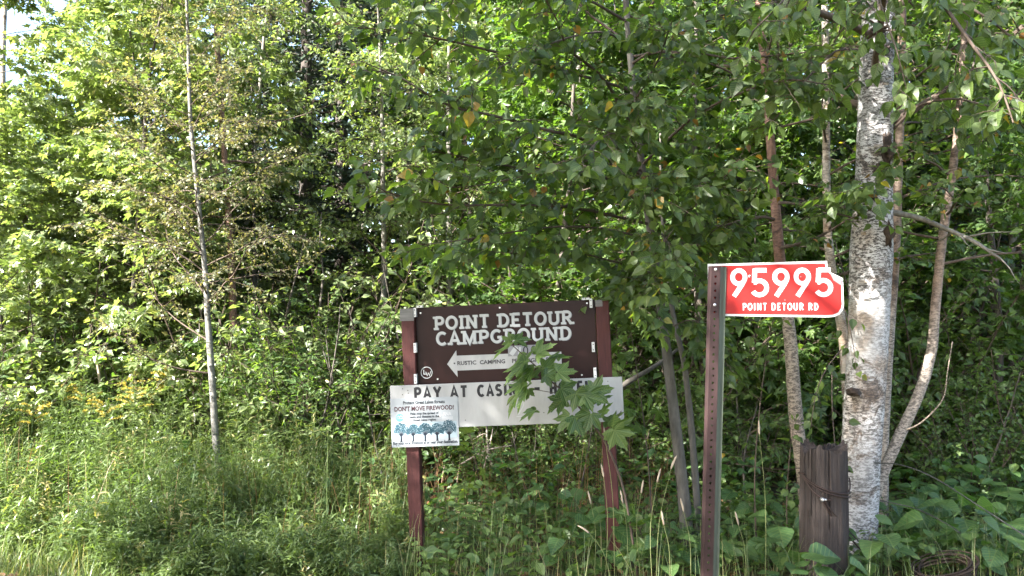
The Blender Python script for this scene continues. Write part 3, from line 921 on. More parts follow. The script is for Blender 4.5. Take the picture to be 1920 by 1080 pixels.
many('wood_shrub', 'shrub', 'shrub_leaf', (131, 132), [(660, 7.8, .8), (720, 8.6, 1.0), (860, 8.4, .8), (960, 7.8, .65), (1060, 7.9, .7), (1180, 7.6, .7), (1300, 7.7, .75), (1400, 7.5, .7), (1520, 8.3, .8), (1740, 7.8, .75), (1830, 7.2, .7), (1930, 7.4, .9), (1700, 9.2, 1.0), (1900, 9.0, 1.1), (60, 8.2, 1.0), (200, 8.4, .9), (320, 8.6, 1.0), (480, 8.0, .9), (-60, 8.0, 1.0), (560, 9.4, 1.1), (1200, 9.6, 1.0), (1010, 10, 1.1), (1000, 8.8, 1.3), (1120, 9.0, 1.5), (1260, 8.5, 1.3), (1380, 8.8, 1.5), (1500, 8.9, 1.4), (1650, 8.5, 1.3), (1760, 8.9, 1.5), (1850, 8.3, 1.2), (1120, 7.4, .55), (890, 7.5, .5), (985, 7.3, .45)] + EXTRA,
     'bushy green shrub', 'shrubs in the undergrowth', 'shrub')
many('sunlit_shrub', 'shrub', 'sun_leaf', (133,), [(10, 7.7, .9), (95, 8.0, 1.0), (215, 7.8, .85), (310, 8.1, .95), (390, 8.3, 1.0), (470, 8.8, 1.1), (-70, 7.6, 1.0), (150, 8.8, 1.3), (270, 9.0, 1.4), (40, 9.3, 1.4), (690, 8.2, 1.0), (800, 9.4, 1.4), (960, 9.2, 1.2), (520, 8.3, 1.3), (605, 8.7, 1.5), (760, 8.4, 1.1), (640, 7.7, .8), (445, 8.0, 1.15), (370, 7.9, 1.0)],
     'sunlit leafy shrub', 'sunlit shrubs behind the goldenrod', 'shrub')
many('willow_shrub', 'willow', 'shrub_leaf', (141,), [(570, 7.4, .86), (480, 7.6, .7), (650, 7.9, .8)],
     'narrow-leaved willow shrub', 'willow shrubs beside the sign', 'shrub')

# far wood: one mass that closes the view
def far_wood():
    g = np.random.default_rng(77)
    n = 130000
    x = g.uniform(-26, 26, n)
    y = g.uniform(16.5, 26, n)
    z = g.uniform(0, 1, n) ** 1.05 * (12 + 2.0 * np.sin(x * .9) + 1.5 * np.sin(x * 2.3 + 1)) * np.where(x < -5.5, .48, 1.0)
    cl = np.sin(x * 1.7 + z * .9) + np.sin(z * 1.9 + y) + np.sin(y * 1.3 - x * .8)
    k = (cl > -1.5) | (z < 3.2)
    pos = np.stack([x, y, z], -1)[k]
    m = len(pos)
    d = unit(g.normal(0, 1, (m, 3)) - UP * .4)
    L = dict(pos=pos, dir=d, nrm=UP * .7 + g.normal(0, .6, (m, 3)), size=g.uniform(.16, .34, m), rnd=g.random(m))
    o = link('far_foliage', leaf_mesh('far_foliage', FAR_LEAF, L, M['maple_leaf']))
    props(o, 'mass of green leaves far back in the wood', 'foliage', kind='stuff')
far_wood()
for i in range(16):
    px = -100 + 2120 * (i + random.random()) / 16
    Y = random.uniform(13, 19)
    x = (px - 960) / FPX * Y
    g = np.random.default_rng(200 + i)
    c = wander((0, 0, 0), (g.normal(0, .04), 0, 1), random.uniform(8, 11), 12, .02, .02, g)
    a = Acc(); tube(a, c, np.linspace(random.uniform(.06, .12), .03, 13), 8, True)
    root = empty('tree', (x, Y, 0), row_label('bare dark trunk' if i % 3 else 'bare pale trunk', px, Y), 'tree', 'far trunks')
    link('trunk', a.mesh('trunk', M['dark_bark'] if i % 3 else M['thin_birch_bark']), root)

# ------------------------------------------------------------------ lettering
def arc(cx, cy, rx, ry, a0, a1, n=14):
    a = np.radians(np.linspace(a0, a1, n))
    return [(cx + rx * math.cos(t), cy + ry * math.sin(t)) for t in a]

# each letter: width, strokes, slabs (x, y) where a slab serif stands
GL = {
    'A': (.72, [[(.08, 0), (.36, 1), (.64, 0)], [(.18, .32), (.54, .32)]], [(.08, 0), (.64, 0)]),
    'C': (.68, [arc(.37, .5, .29, .43, 48, 312, 22)], []),
    'D': (.72, [[(.14, 0), (.14, 1)], [(.14, .93), (.32, .93)] + arc(.32, .5, .30, .43, 80, -80, 16) + [(.14, .07)]], [(.10, 0), (.10, 1)]),
    'E': (.62, [[(.14, 0), (.14, 1)], [(.14, .93), (.56, .93)], [(.14, .5), (.48, .5)], [(.14, .07), (.56, .07)]], [(.10, 0), (.10, 1)]),
    'F': (.58, [[(.14, 0), (.14, 1)], [(.14, .93), (.54, .93)], [(.14, .5), (.46, .5)]], []),
    'G': (.74, [arc(.38, .5, .30, .43, 48, 330, 24) + [(.64, .42)], [(.42, .42), (.71, .42)]], []),
    'H': (.72, [[(.14, 0), (.14, 1)], [(.58, 0), (.58, 1)], [(.14, .5), (.58, .5)]], []),
    'I': (.32, [[(.16, 0), (.16, 1)]], [(.16, 0), (.16, 1)]),
    'L': (.56, [[(.14, 0), (.14, 1)], [(.14, .07), (.52, .07)]], []),
    'M': (.90, [[(.14, 0), (.14, 1)], [(.14, .95), (.45, .1), (.76, .95)], [(.76, 0), (.76, 1)]], [(.13, 0), (.77, 0), (.10, 1), (.80, 1)]),
    'N': (.76, [[(.14, 0), (.14, 1)], [(.15, .95), (.61, .05)], [(.62, 0), (.62, 1)]], [(.13, 0), (.62, 1), (.10, 1)]),
    'O': (.76, [arc(.38, .5, .30, .43, 0, 360, 30)], []),
    'P': (.64, [[(.14, 0), (.14, 1)], [(.14, .93), (.36, .93)] + arc(.36, .69, .2, .24, 85, -85, 12) + [(.14, .45)]], [(.13, 0), (.10, 1)]),
    'R': (.70, [[(.14, 0), (.14, 1)], [(.14, .93), (.36, .93)] + arc(.36, .71, .2, .22, 85, -85, 12) + [(.14, .49)], [(.34, .49), (.60, .03)]], [(.13, 0), (.10, 1), (.63, 0)]),
    'S': (.60, [arc(.30, .72, .21, .21, 30, 240, 14) + arc(.30, .29, .22, .22, 70, -150, 14)], []),
    'T': (.66, [[(.33, 0), (.33, 1)], [(.05, .93), (.61, .93)]], [(.33, 0)]),
    'U': (.74, [[(.13, 1), (.13, .35)] + arc(.37, .33, .24, .26, 180, 360, 14) + [(.61, 1)]], [(.13, 1), (.61, 1)]),
    'Y': (.70, [[(.06, 1), (.35, .45), (.35, 0)], [(.64, 1), (.35, .45)]], []),
    '-': (.50, [[(.10, .5), (.40, .5)]], []),
    '9': (.66, [arc(.33, .70, .215, .235, 0, 360, 26), [(.545, .68)] + arc(.33, .70, .215, .235, -8, -30, 4) + [(.44, .44), (.16, .02)]], []),
    '5': (.66, [[(.56, .935), (.15, .935)], [(.165, .99), (.135, .50)], [(.12, .51), (.17, .51)] + arc(.31, .32, .25, .25, 112, -150, 22)], []),
    '2': (.60, [arc(.29, .72, .2, .21, 165, -35, 14) + [(.10, .07)], [(.06, .07), (.54, .07)]], []),
    ' ': (.34, [], []),
    '0': (.60, [arc(.30, .5, .2, .43, 0, 360, 24)], []),
    'W': (.92, [[(.06, 1), (.26, 0), (.46, .8), (.66, 0), (.86, 1)]], []),
}

def stroke(acc, pts, w, y, ox, oz, sx, sz):
    """flat band of width w (in metres) along pts, standing in the x-z plane at y"""
    p = np.array([(ox + a * sx, oz + b * sz) for a, b in pts])
    closed = np.allclose(p[0], p[-1])
    d = np.diff(p, axis=0)
    d = d / np.maximum(np.linalg.norm(d, axis=1, keepdims=True), 1e-9)
    nrm = np.stack([-d[:, 1], d[:, 0]], 1)
    n0 = np.concatenate([nrm[:1] if not closed else nrm[-1:], nrm])
    n1 = np.concatenate([nrm, nrm[-1:] if not closed else nrm[:1]])
    m = n0 + n1
    m = m / np.maximum((m * n0).sum(1, keepdims=True), .35)
    a = p + m * w / 2
    b = p - m * w / 2
    k = len(p)
    V = np.concatenate([np.stack([a[:, 0], np.full(k, y), a[:, 1]], 1), np.stack([b[:, 0], np.full(k, y), b[:, 1]], 1)])
    i = np.arange(k - 1)
    acc.add(V, np.stack([i, k + i, k + i + 1, i + 1], 1))

def letters(s, x, z, h, w, y, sx, gap, slab, width, mat, parent, edge=0, name='letter'):
    k = width / text_width(s, sx, gap)
    sx *= k; gap *= k
    for c in s:
        if GL[c][1]:
            f = Acc(); write(f, c, x, z, h, w, y, sx, 0, slab)
            o = link(name, f.mesh(name, mat, smooth=False), parent)
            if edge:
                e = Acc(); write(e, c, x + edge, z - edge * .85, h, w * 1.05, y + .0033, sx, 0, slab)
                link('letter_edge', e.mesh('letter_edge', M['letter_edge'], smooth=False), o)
        x += GL[c][0] * sx + gap

def text_width(s, sx, gap):
    return sum(GL[c][0] * sx + gap for c in s) - gap

def write(acc, s, x, z, h, w, y, sx=None, gap=0.0, slab=0, width=None):
    sx = h if sx is None else sx
    if width is not None:
        k = width / text_width(s, sx, gap)
        sx *= k; gap *= k
    n = 0
    for c in s:
        cw, st, sl = GL[c]
        for line in st:
            stroke(acc, line, w, y - n * 6e-5, x, z, sx, h); n += 1
        if slab:
            t = w * .8
            for a, b in sl:
                zz = z + (b * h) + (t / 2 if b == 0 else -t / 2)
                xx = x + a * sx
                stroke(acc, [(xx - slab / 2, zz), (xx + slab / 2, zz)], t, y - n * 6e-5, 0, 0, 1, 1); n += 1
        n = n % 9
        x += cw * sx + gap
    return x

def font_text(name, body, x, z, size, y, mat, parent, width=None, align='CENTER'):
    cu = bpy.data.curves.new(name, 'FONT')
    cu.body = body
    cu.size = size
    cu.align_x = align
    cu.offset = size * .027
    cu.resolution_u = 2
    cu.fill_mode = 'FRONT'
    cu.materials.append(mat)
    o = bpy.data.objects.new(name, cu)
    COL.objects.link(o)
    o.parent = parent
    o.location = (x, y, z)
    o.rotation_euler = (RAD(90), 0, 0)
    if width:
        bpy.context.view_layer.update()
        w = o.dimensions.x
        if w > 0: o.scale.x = width / w
    me = bpy.data.meshes.new_from_object(o.evaluated_get(bpy.context.evaluated_depsgraph_get()))
    q = link(name, me, parent)
    q.matrix_basis = o.matrix_basis.copy()
    bpy.data.objects.remove(o)
    return q

def flat_poly(name, pts, y, mat, parent, thick=0.0):
    """polygon in the x-z plane, its front at y, with thickness behind"""
    n = len(pts)
    V = [(a, y, b) for a, b in pts]
    me = bpy.data.meshes.new(name)
    if thick:
        V += [(a, y + thick, b) for a, b in pts]
        F = [tuple(range(n)), tuple(range(2 * n - 1, n - 1, -1))] + [(i, n + i, n + (i + 1) % n, (i + 1) % n) for i in range(n)]
    else:
        F = [tuple(range(n))]
    me.from_pydata(V, [], F)
    me.materials.append(mat)
    me.update()
    return link(name, me, parent)

def disc(name, x, z, r, y, mat, parent, n=16, thick=0.0):
    return flat_poly(name, [(x + r * math.cos(a), z + r * math.sin(a)) for a in np.linspace(0, 2 * math.pi, n, endpoint=False)], y, mat, parent, thick)

# ------------------------------------------------------------------ the campground sign
SY = 5.5
SA = math.atan2(15.5, 345)
SS = SY / FPX
sign_origin = P(950, 640, SY)
ROLL = Matrix.Rotation(-SA, 4, 'Y')
YAW = Matrix.Rotation(RAD(-4.0), 4, 'Z')

def S(px, py):
    dx = (px - 950) * SS
    dz = (640 - py) * SS
    return dx * math.cos(SA) + dz * math.sin(SA), -dx * math.sin(SA) + dz * math.cos(SA)

def sign_thing(name, label, cat, group=None):
    o = bpy.data.objects.new(name, None)
    COL.objects.link(o)
    o.empty_display_size = .1
    o.matrix_basis = Matrix.Translation(Vector(sign_origin)) @ YAW @ ROLL
    return props(o, label, cat, group)

def quad(px0, py0, px1, py1, py_mid=None):
    x0, z0 = S(px0, py0); x1, z1 = S(px1, py1)
    return x0, x1, z1, z0

cs = sign_thing('campground_sign', 'brown campground sign on two red posts with white slab lettering and arrow', 'sign')
xl, ztop = S(777, 577)
xr, _ = S(1114, 563)
_, zbot = S(779, 722)
zbot -= .03
# panel, a bevelled sheet on a plywood back
a = Acc(); a.box(xl, xr, 0, .018, zbot, ztop)
pan = link('panel', a.mesh('panel', M['brown_panel'], smooth=False), cs)
bv = pan.modifiers.new('b', 'BEVEL'); bv.width = .002; bv.segments = 2
gz0 = -sign_origin[2] - .25
def wood_post(x0, x1, ztop, seed):
    g = np.random.default_rng(seed)
    V = []; n = 30
    for i in range(n):
        z = gz0 + (ztop - gz0) * i / (n - 1)
        e = g.normal(0, .0008, 8)
        c = .006
        sec = [(x0 + c, -.045), (x1 - c, -.045), (x1, -.045 + c), (x1, .044 - c), (x1 - c, .044), (x0 + c, .044), (x0, .044 - c), (x0, -.045 + c)]
        V += [(x + e[k], y + e[-k], z) for k, (x, y) in enumerate(sec)]
    Q = [(i * 8 + k, i * 8 + (k + 1) % 8, i * 8 + 8 + (k + 1) % 8, i * 8 + 8 + k) for i in range(n - 1) for k in range(8)]
    T = [((n - 1) * 8, (n - 1) * 8 + k, (n - 1) * 8 + k + 1) for k in range(1, 7)]
    a = Acc(); a.add(V, Q, T)
    o = link('post', a.mesh('post', M['red_wood'], smooth=False), cs)
    return o
wood_post(xl - .094, xl - .003, ztop - .06, 1)
wood_post(xr + .003, xr + .094, ztop - .01, 2)
a = Acc(); a.box(xl - .10, xl - .004, -.05, .04, ztop - .088, ztop - .004)
o = link('top_rail_end', a.mesh('top_rail_end', M['grey_wood'], smooth=False), cs)
a = Acc(); a.box(xl - .02, xr + .05, .0205, .055, ztop - .09, ztop - .008)
link('top_rail', a.mesh('top_rail', M['grey_wood'], smooth=False), cs)
a = Acc(); a.box(xr + .002, xr + .05, -.047, -.0455, ztop - .05, ztop - .006)
link('corner_plate', a.mesh('corner_plate', M['grey_wood'], smooth=False), cs)
# title, with the darker edge of raised letters
def title(s, px0, px1, py_top, py_bot, pxm):
    x0, z1 = S(px0, py_top); x1, _ = S(px1, py_top)
    _, z0 = S(px0, py_bot)
    h = z1 - z0
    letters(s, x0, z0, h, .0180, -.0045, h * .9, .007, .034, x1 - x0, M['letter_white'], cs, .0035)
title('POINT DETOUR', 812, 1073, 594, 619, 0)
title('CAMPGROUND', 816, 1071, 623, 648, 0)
# arrow
ax = [S(838, 683), S(855, 657), S(856, 667), S(1052, 659), S(1053, 686), S(857, 695), S(858, 707)]
arrow = flat_poly('arrow', ax, -.003, M['white_board'], pan, .002)
tx, tz = S(856, 685)
font_text('lettering', '\u2022 RUSTIC  CAMPING    PER  NIGHT  FEE \u2022', S(850, 685)[0], S(850, 685)[1], .038, -.0042, M['faded_black'], pan, width=S(1046, 676)[0] - S(850, 685)[0], align='LEFT')
# price tile above the arrow
x0, z0 = S(953, 668); x1, z1 = S(1005, 646)
tile = flat_poly('price_tile', [(x0, z0), (x1, z0), (x1, z1), (x0, z1)], -.0052, M['letter_edge'], pan, .003)
a = Acc()
write(a, '00', x0 + .10, z0 + .006, z1 - z0 - .012, .008, -.0062, .07, .012)
link('digits', a.mesh('digits', M['black_vinyl'], smooth=False), tile)
a = Acc()
stroke(a, [(x0 + .02, z0 + .01), (x0 + .06, z1 - .01)], .03, -.0062, 0, 0, 1, 1)
stroke(a, [(x0 + .075, z0 + .012), (x0 + .085, z1 - .012)], .016, -.00626, 0, 0, 1, 1)
link('torn_patch', a.mesh('torn_patch', M['letter_white'], smooth=False), tile)
# maker's roundel
cx, cz = S(799, 699)
rr = 10.5 * SS
ring = Acc()
stroke(ring, arc(0, 0, 1, 1, 0, 360, 36), .0055, -.0026, cx, cz, rr, rr)
stroke(ring, [(-.5, .55), (-.5, -.25), (.05, -.25)],   .0052, -.00266, cx, cz, rr, rr)
stroke(ring, [(-.15, .15), (.1, -.6), (.3, -.05), (.5, -.6), (.75, .2)], .0048, -.00272, cx, cz, rr, rr)
link('roundel', ring.mesh('roundel', M['letter_white'], smooth=False), pan)
# screws and white tabs along the edges
for px, py in ((787, 587), (937, 577), (1100, 569), (820, 711), (1090, 702)):
    x, z = S(px, py); disc('screw', x, z, .006, -.004, M['bolt'], pan, 10, .003)
for px, py, w, h in ((778, 586, 5, 17), (787, 575, 12, 4), (779, 652, 5, 18), (780, 710, 5, 18), (1107, 569, 5, 17), (1097, 561, 14, 4), (1111, 650, 5, 18), (1114, 697, 5, 18)):
    x, z = S(px, py)
    w *= SS; h *= SS
    t = flat_poly('edge_tab', [(x - w / 2, z - h / 2), (x + w / 2, z - h / 2), (x + w / 2, z + h / 2), (x - w / 2, z + h / 2)], -.0475, M['white_paint'], cs, .0462)
    for k in (-.28, .28):
        disc('screw', x, z + k * h if h > w else z, .004, -.0485, M['rust'], t, 8)

# the white pay board
pb = sign_thing('pay_board', 'long white pay board with black letters fixed under the brown panel', 'sign')
bx0, bz1 = S(733, 723); bx1, _ = S(1163, 704); _, bz0 = S(733, 804)
a = Acc(); a.box(bx0, bx1, -.066, -.0485, bz0, bz1)
brd = link('board', a.mesh('board', M['white_board'], smooth=False), pb)
bv = brd.modifiers.new('b', 'BEVEL'); bv.width = .003; bv.segments = 2
yb = -.0672
for s, p0, p1 in (('PAY', 779, 830), ('AT', 847, 879), ('CASINO', 898, 988), ('-', 1000, 1016), ('HOTEL', 1031, 1106)):
    x0, zz = S(p0, 747 - (p0 - 779) * .0449); x1, _ = S(p1, 747 - (p1 - 779) * .0449)
    letters(s, x0, zz, .077, .0185, yb, .06, .012, 0, x1 - x0, M['black_vinyl'], pb)
# ghost of an old figure
f = Acc(); x, z = S(968, 779); write(f, '2', x, z, .115, .010, yb, .11)
o = link('raised_figure', f.mesh('raised_figure', M['grey_print'], smooth=False), brd)
f = Acc(); write(f, '2', x - .005, z + .004, .115, .010, yb - .001, .11)
o = link('raised_figure', f.mesh('raised_figure', M['white_board'], smooth=False), brd)
for px, py in ((757, 728), (767, 731), (757, 739), (768, 736), (1125, 716), (1137, 712), (1142, 726), (1130, 750), (1118, 768), (875, 785), (1020, 770)):
    x, z = S(px, py); disc('screw', x, z, .0035, yb - .0006, M['rust'], brd, 8)

# firewood poster
po = sign_thing('firewood_poster', 'small pale poster about firewood with a row of five printed trees', 'poster')
qx0, qz1 = S(734, 747); qx1, _ = S(860, 741); _, qz0 = S(733, 837)
a = Acc(); a.box(qx0, qx1, -.0725, -.0685, qz0, qz1)
sheet = link('sheet', a.mesh('sheet', M['poster'], smooth=False), po)
yp = -.0735
W = qx1 - qx0; H = qz1 - qz0
flat_poly('printed_sky', [(qx0 + .012, qz0 + .055), (qx1 - .012, qz0 + .055), (qx1 - .012, qz0 + H * .5), (qx0 + .012, qz0 + H * .5)], yp + .0006, M['poster_sky'], sheet)
cx = (qx0 + qx1) / 2
font_text('lettering', 'Protect Great Lakes forests', cx, qz1 - .040, .030, yp, M['ink'], sheet, W * .62)
font_text('lettering', "DON'T MOVE FIREWOOD!", cx, qz1 - .085, .042, yp, M['maroon_ink'], sheet, W * .88)
font_text('lettering', 'Help stop the spread of', cx, qz1 - .112, .022, yp, M['ink'], sheet, W * .42)
font_text('lettering', 'pests and diseases in the', cx, qz1 - .134, .022, yp, M['ink'], sheet, W * .44)
font_text('lettering', 'Great Lakes region', cx, qz1 - .156, .022, yp, M['ink'], sheet, W * .34)
font_text('lettering', 'Buy your local firewood at or near your destination.', cx, qz0 + .018, .03, yp, M['ink'], sheet, W * .96)
font_text('lettering', 'ANA', qx1 - .075, qz1 - .125, .034, yp, M['grey_print'], sheet, .06)
a = Acc()
for k in range(3): stroke(a, [(qx1 - .11, qz1 - .135 - k * .007), (qx1 - .035, qz1 - .135 - k * .007)], .003, yp, 0, 0, 1, 1)
link('printed_rule', a.mesh('printed_rule', M['grey_print'], smooth=False), sheet)
em = disc('emblem', qx0 + .062, qz1 - .130, .026, yp + .0003, M['blue_ink'], sheet, 24)
a = Acc(); stroke(a, [(-1, .1), (-.4, .6), (-.1, .2), (.3, .7), (1, .1)], .007, yp - .0002, qx0 + .062, qz1 - .130, .022, .022)
stroke(a, [(-1, -.2), (1, -.2)], .004, yp - .0003, qx0 + .062, qz1 - .130, .024, .024)
link('emblem_mark', a.mesh('emblem_mark', M['poster'], smooth=False), em)
for px, py in ((761, 783), (828, 778)):
    x, z = S(px, py); disc('screw', x, z, .006, yp - .001, M['bolt'], sheet, 10)
g = np.random.default_rng(9)
for k in range(5):
    x = qx0 + W * (.145 + .178 * k); z = qz0 + .036
    ht = (.130, .118, .122, .118, .140)[k]
    tr = Acc()
    stroke(tr, [(0, 0), (.0, .4)], .012, yp - .0002, x, z, .1, .1)
    stroke(tr, [(-.07, 0), (0, .1), (.07, 0)], .006, yp - .00025, x, z, .1, .1)
    for q in range(9):
        ang = RAD(25 + 130 * q / 8)
        stroke(tr, [(0, .36), (.2 * math.cos(ang), .4 + .25 * math.sin(ang)), (.42 * math.cos(ang), .55 + .5 * math.sin(ang))], .0035, yp - .0003 - q * 3e-5, x, z, .1, .1)
    t = link('printed_tree', tr.mesh('printed_tree', M['ink'], smooth=False), sheet)
    dots = Acc()
    for q in range(260):
        rr = math.sqrt(g.random()); an = g.uniform(-.5, math.pi + .5)
        dx = .048 * rr * math.cos(an); dz = .072 + .055 * rr * math.sin(an)
        s = g.uniform(.0020, .0040); b = g.uniform(0, 3)
        V = [(x + dx + s * 1.6 * math.cos(b + i * math.pi / 2) * (1 if i % 2 else .6), yp - .0007, z + dz * ht / .128 + s * math.sin(b + i * math.pi / 2)) for i in range(4)]
        dots.add(V, [(0, 1, 2, 3)])
    o = link('printed_leaves', dots.mesh('printed_leaves', M['teal_ink'], smooth=False), t); o['kind'] = 'stuff'

# ------------------------------------------------------------------ the red house number sign and its post
RY = 2.83
RS = RY / FPX
ro = P(1345, 545, RY)
def rsx(px, py): return ((px - 1345) * RS, (545 - py) * RS)
num = empty('number_sign', ro, 'red house number sign with a broken corner reading 95995', 'sign')
num.rotation_euler = (0, 0, RAD(-7))
kx = 1 / math.cos(RAD(7)) * .985
def rp(px, py):
    x, z = rsx(px, py); return (x * kx, z)
outer = [rp(1327, 592), rp(1328, 495), rp(1545, 491), rp(1546, 505), rp(1553, 513), rp(1563, 518), rp(1573, 523)]
outer += [rp(1574, 572), rp(1572, 582), rp(1566, 590), rp(1557, 594), rp(1545, 595)]
plate = flat_poly('plate', outer[::-1], 0.0, M['sign_white'], num, .0025)
inner = [rp(1332, 588), rp(1331.5, 504), rp(1334, 500), rp(1339, 498.5), rp(1541, 495), rp(1543, 507), rp(1551, 516), rp(1561, 521), rp(1569, 526)]
inner += [rp(1570, 571), rp(1568, 579), rp(1563, 586), rp(1555, 590), rp(1545, 591)]
face = flat_poly('red_face', inner[::-1], -.0012, M['red_sign'], plate)
# bent flap at the broken corner
V = [(*rp(1546, 506), -.0016), (*rp(1552, 514.5), -.0016), (*rp(1562, 519.5), -.003), (*rp(1570, 524), -.006), (*rp(1569, 536), -.002), (*rp(1556, 527), -.0018)]
me = bpy.data.meshes.new('bent_corner')
me.from_pydata([(x, y, z) for x, z, y in V], [], [(0, 5, 2, 1), (2, 5, 4, 3)])
me.materials.append(M['pink_fold']); link('bent_corner', me, plate)
dg = Acc()
x0, z0 = rp(1367, 557); x1, _ = rp(1556, 557); _, z1 = rp(1367, 504)
hh = z1 - z0
letters('95995', x0, z0, hh, .0158, -.0026, hh * .62, .004, 0, x1 - x0, M['sign_white'], num, 0, 'digit')
dl = Acc()
x0, z0 = rp(1391, 582); x1, _ = rp(1528, 582)
letters('POINT DETOUR RD', x0, z0, 13.5 * RS, .0042, -.0026, .017, .0036, 0, x1 - x0, M['sign_white'], num)
for px, py, r, m in ((1404, 518, .0045, 'sign_white'), (1405, 518.5, .0022, 'hole'), (1412, 537, .0018, 'hole'), (1455, 516, .0014, 'hole'), (1466, 521, .0014, 'hole'), (1458, 530, .0022, 'hole'), (1464, 531, .002, 'hole'), (1467, 516, .0014, 'hole'), (1497, 520, .0022, 'pink_fold'), (1468, 563, .002, 'pink_fold')):
    x, z = rp(px, py)
    disc('shot_mark', x, z, r, -.0034 if m != 'hole' else -.0038, M[m], plate, 9)

# steel channel post in front of the plate
top = P(1346, 499, RY - .022)
bot = P(1330, 1130, RY - .022)
dirp = unit(top - bot)
foot = bot - dirp * ((bot[2] + .3) / dirp[2])
plen = float(np.linalg.norm(top - foot))
sp = empty('channel_post', foot, 'brown and green perforated steel channel post carrying the red number sign', 'post')
sp.rotation_euler = Vector(dirp).to_track_quat('Z', 'Y').to_euler()
sp.rotation_euler = (math.asin(-dirp[1]), math.asin(dirp[0]), 0)
wx0, wx1 = -.0225, .0090
web = Acc()
zc = plen
pitch = .0247
nh = int(1.10 / pitch)
for k in range(nh):
    z1 = plen - k * pitch; z0 = z1 - pitch; zm = (z0 + z1) / 2; xm = (wx0 + wx1) / 2 - .001
    rh = .0042
    outp = [(wx1, zm), (wx1, z1), (xm, z1), (wx0, z1), (wx0, zm), (wx0, z0), (xm, z0), (wx1, z0)]
    inn = [(xm + rh * math.cos(i * math.pi / 4), zm + rh * math.sin(i * math.pi / 4)) for i in range(8)]
    V = [(x, 0, z) for x, z in outp + inn]
    web.add(V, [(i, (i + 1) % 8, 8 + (i + 1) % 8, 8 + i) for i in range(8)])
zl = plen - nh * pitch
web.add([(wx0, 0, 0), (wx1, 0, 0), (wx1, 0, zl), (wx0, 0, zl)], [(0, 1, 2, 3)])
o = link('web', web.mesh('web', M['steel_brown'], smooth=False), sp)
md = o.modifiers.new('s', 'SOLIDIFY'); md.thickness = .003; md.offset = 1
fl = Acc()
sec = [(wx1 + .0002, .0), (wx1 + .0050, .0012), (wx1 + .0105, .006), (wx1 + .0165, .011), (wx1 + .0245, .012), (wx1 + .0245, .0145), (wx1 + .0150, .0138), (wx1 + .005, .005), (wx1 + .0002, .003)]
nz = 16
V = [(x, y, plen * i / (nz - 1)) for i in range(nz) for x, y in sec]
ns = len(sec)
fl.add(V, [(i * ns + k, i * ns + (k + 1) % ns, i * ns + ns + (k + 1) % ns, i * ns + ns + k) for i in range(nz - 1) for k in range(ns)], [((nz - 1) * ns, (nz - 1) * ns + k, (nz - 1) * ns + k + 1) for k in range(1, ns - 1)])
o = link('flange', fl.mesh('flange', M['steel_green'], smooth=False), sp)
fr = Acc()
secl = [(2 * wx0 + wx1 - wx1 - (x - wx1) - wx0, y) for x, y in sec]
secl = [(wx0 - (x - wx1), y) for x, y in sec][::-1]
secl = [(wx0 - (x - wx1) * .35, y * .8) for x, y in sec][::-1]
V = [(x, y, plen * i / (nz - 1)) for i in range(nz) for x, y in secl]
fr.add(V, [(i * ns + k, i * ns + (k + 1) % ns, i * ns + ns + (k + 1) % ns, i * ns + ns + k) for i in range(nz - 1) for k in range(ns)], [((nz - 1) * ns, (nz - 1) * ns + k, (nz - 1) * ns + k + 1) for k in range(1, ns - 1)])
o = link('flange', fr.mesh('flange', M['steel_brown'], smooth=False), sp)
for k in (0, 5):
    z = plen - (k + .5) * pitch
    b = Acc(); tube(b, [((wx0 + wx1) / 2 - .001, .0, z), ((wx0 + wx1) / 2 - .001, -.003, z), ((wx0 + wx1) / 2 - .001, -.0055, z)], [.006, .0058, .003], 8, True)
    link('bolt', b.mesh('bolt', M['bolt']), sp)

# ------------------------------------------------------------------ weathered fence post with its wires
fp_base = P(1546, 1108, 5.05)
fp_base[2] = -.1
fp_top_z = P(1549, 836, 5.05)[2]
fp = empty('fence_post', fp_base, 'short thick weathered dark wooden fence post beside the white birch', 'post')
g = np.random.default_rng(4)
ns, nr = 170, 40
ang = np.linspace(0, 2 * math.pi, ns, endpoint=False)
crack = np.zeros(ns)
for c in g.integers(0, ns, 70):
    crack[c] -= g.choice([.012, .02, .03, .05, .13]) * g.uniform(.6, 1.3)
body = 1 + .03 * np.sin(2 * ang + 1) + .02 * np.sin(5 * ang) + .012 * np.sin(11 * ang + 2)
topj = np.repeat(g.uniform(-.05, .016, 34), 5)
topj = topj + .02 * np.sin(3 * ang + 1)
topj = .6 * topj + .4 * np.roll(topj, 1)
Hh = fp_top_z - fp_base[2]
V = []
for i in range(nr):
    f = i / (nr - 1)
    R = .142 * (1.03 - .06 * f)
    depth = .5 + .9 * f ** 2
    for k in range(ns):
        w = .006 * math.sin(f * 9 + k * .7) + g.normal(0, .003)
        cut = 1.0 if math.sin(k * 12.9 + f * (2.2 + (k % 5))) > -.35 else .25
        rr = R * (body[k] + crack[k] * depth * cut + w)
        V.append((rr * math.cos(ang[k]) + .012 * f, rr * math.sin(ang[k]), f * Hh + topj[k] * f ** 6))
V0 = len(V)
for q, s in enumerate((.85, .6, .3)):
    for k in range(ns):
        rr = .138 * body[k] * s
        V.append((rr * math.cos(ang[k]) + .012, rr * math.sin(ang[k]), Hh - .012 - .015 * q + g.normal(0, .009) + topj[k] * .5))
V.append((.012, 0, Hh - .04))
Q = [(i * ns + k, i * ns + (k + 1) % ns, i * ns + ns + (k + 1) % ns, i * ns + ns + k) for i in range(nr + 2) for k in range(ns)]
T = [((nr + 2) * ns + k, (nr + 2) * ns + (k + 1) % ns, (nr + 3) * ns) for k in range(ns)]
a = Acc(); a.add(V, Q, T)
link('timber', a.mesh('timber', M['post_wood'], smooth=False), fp)
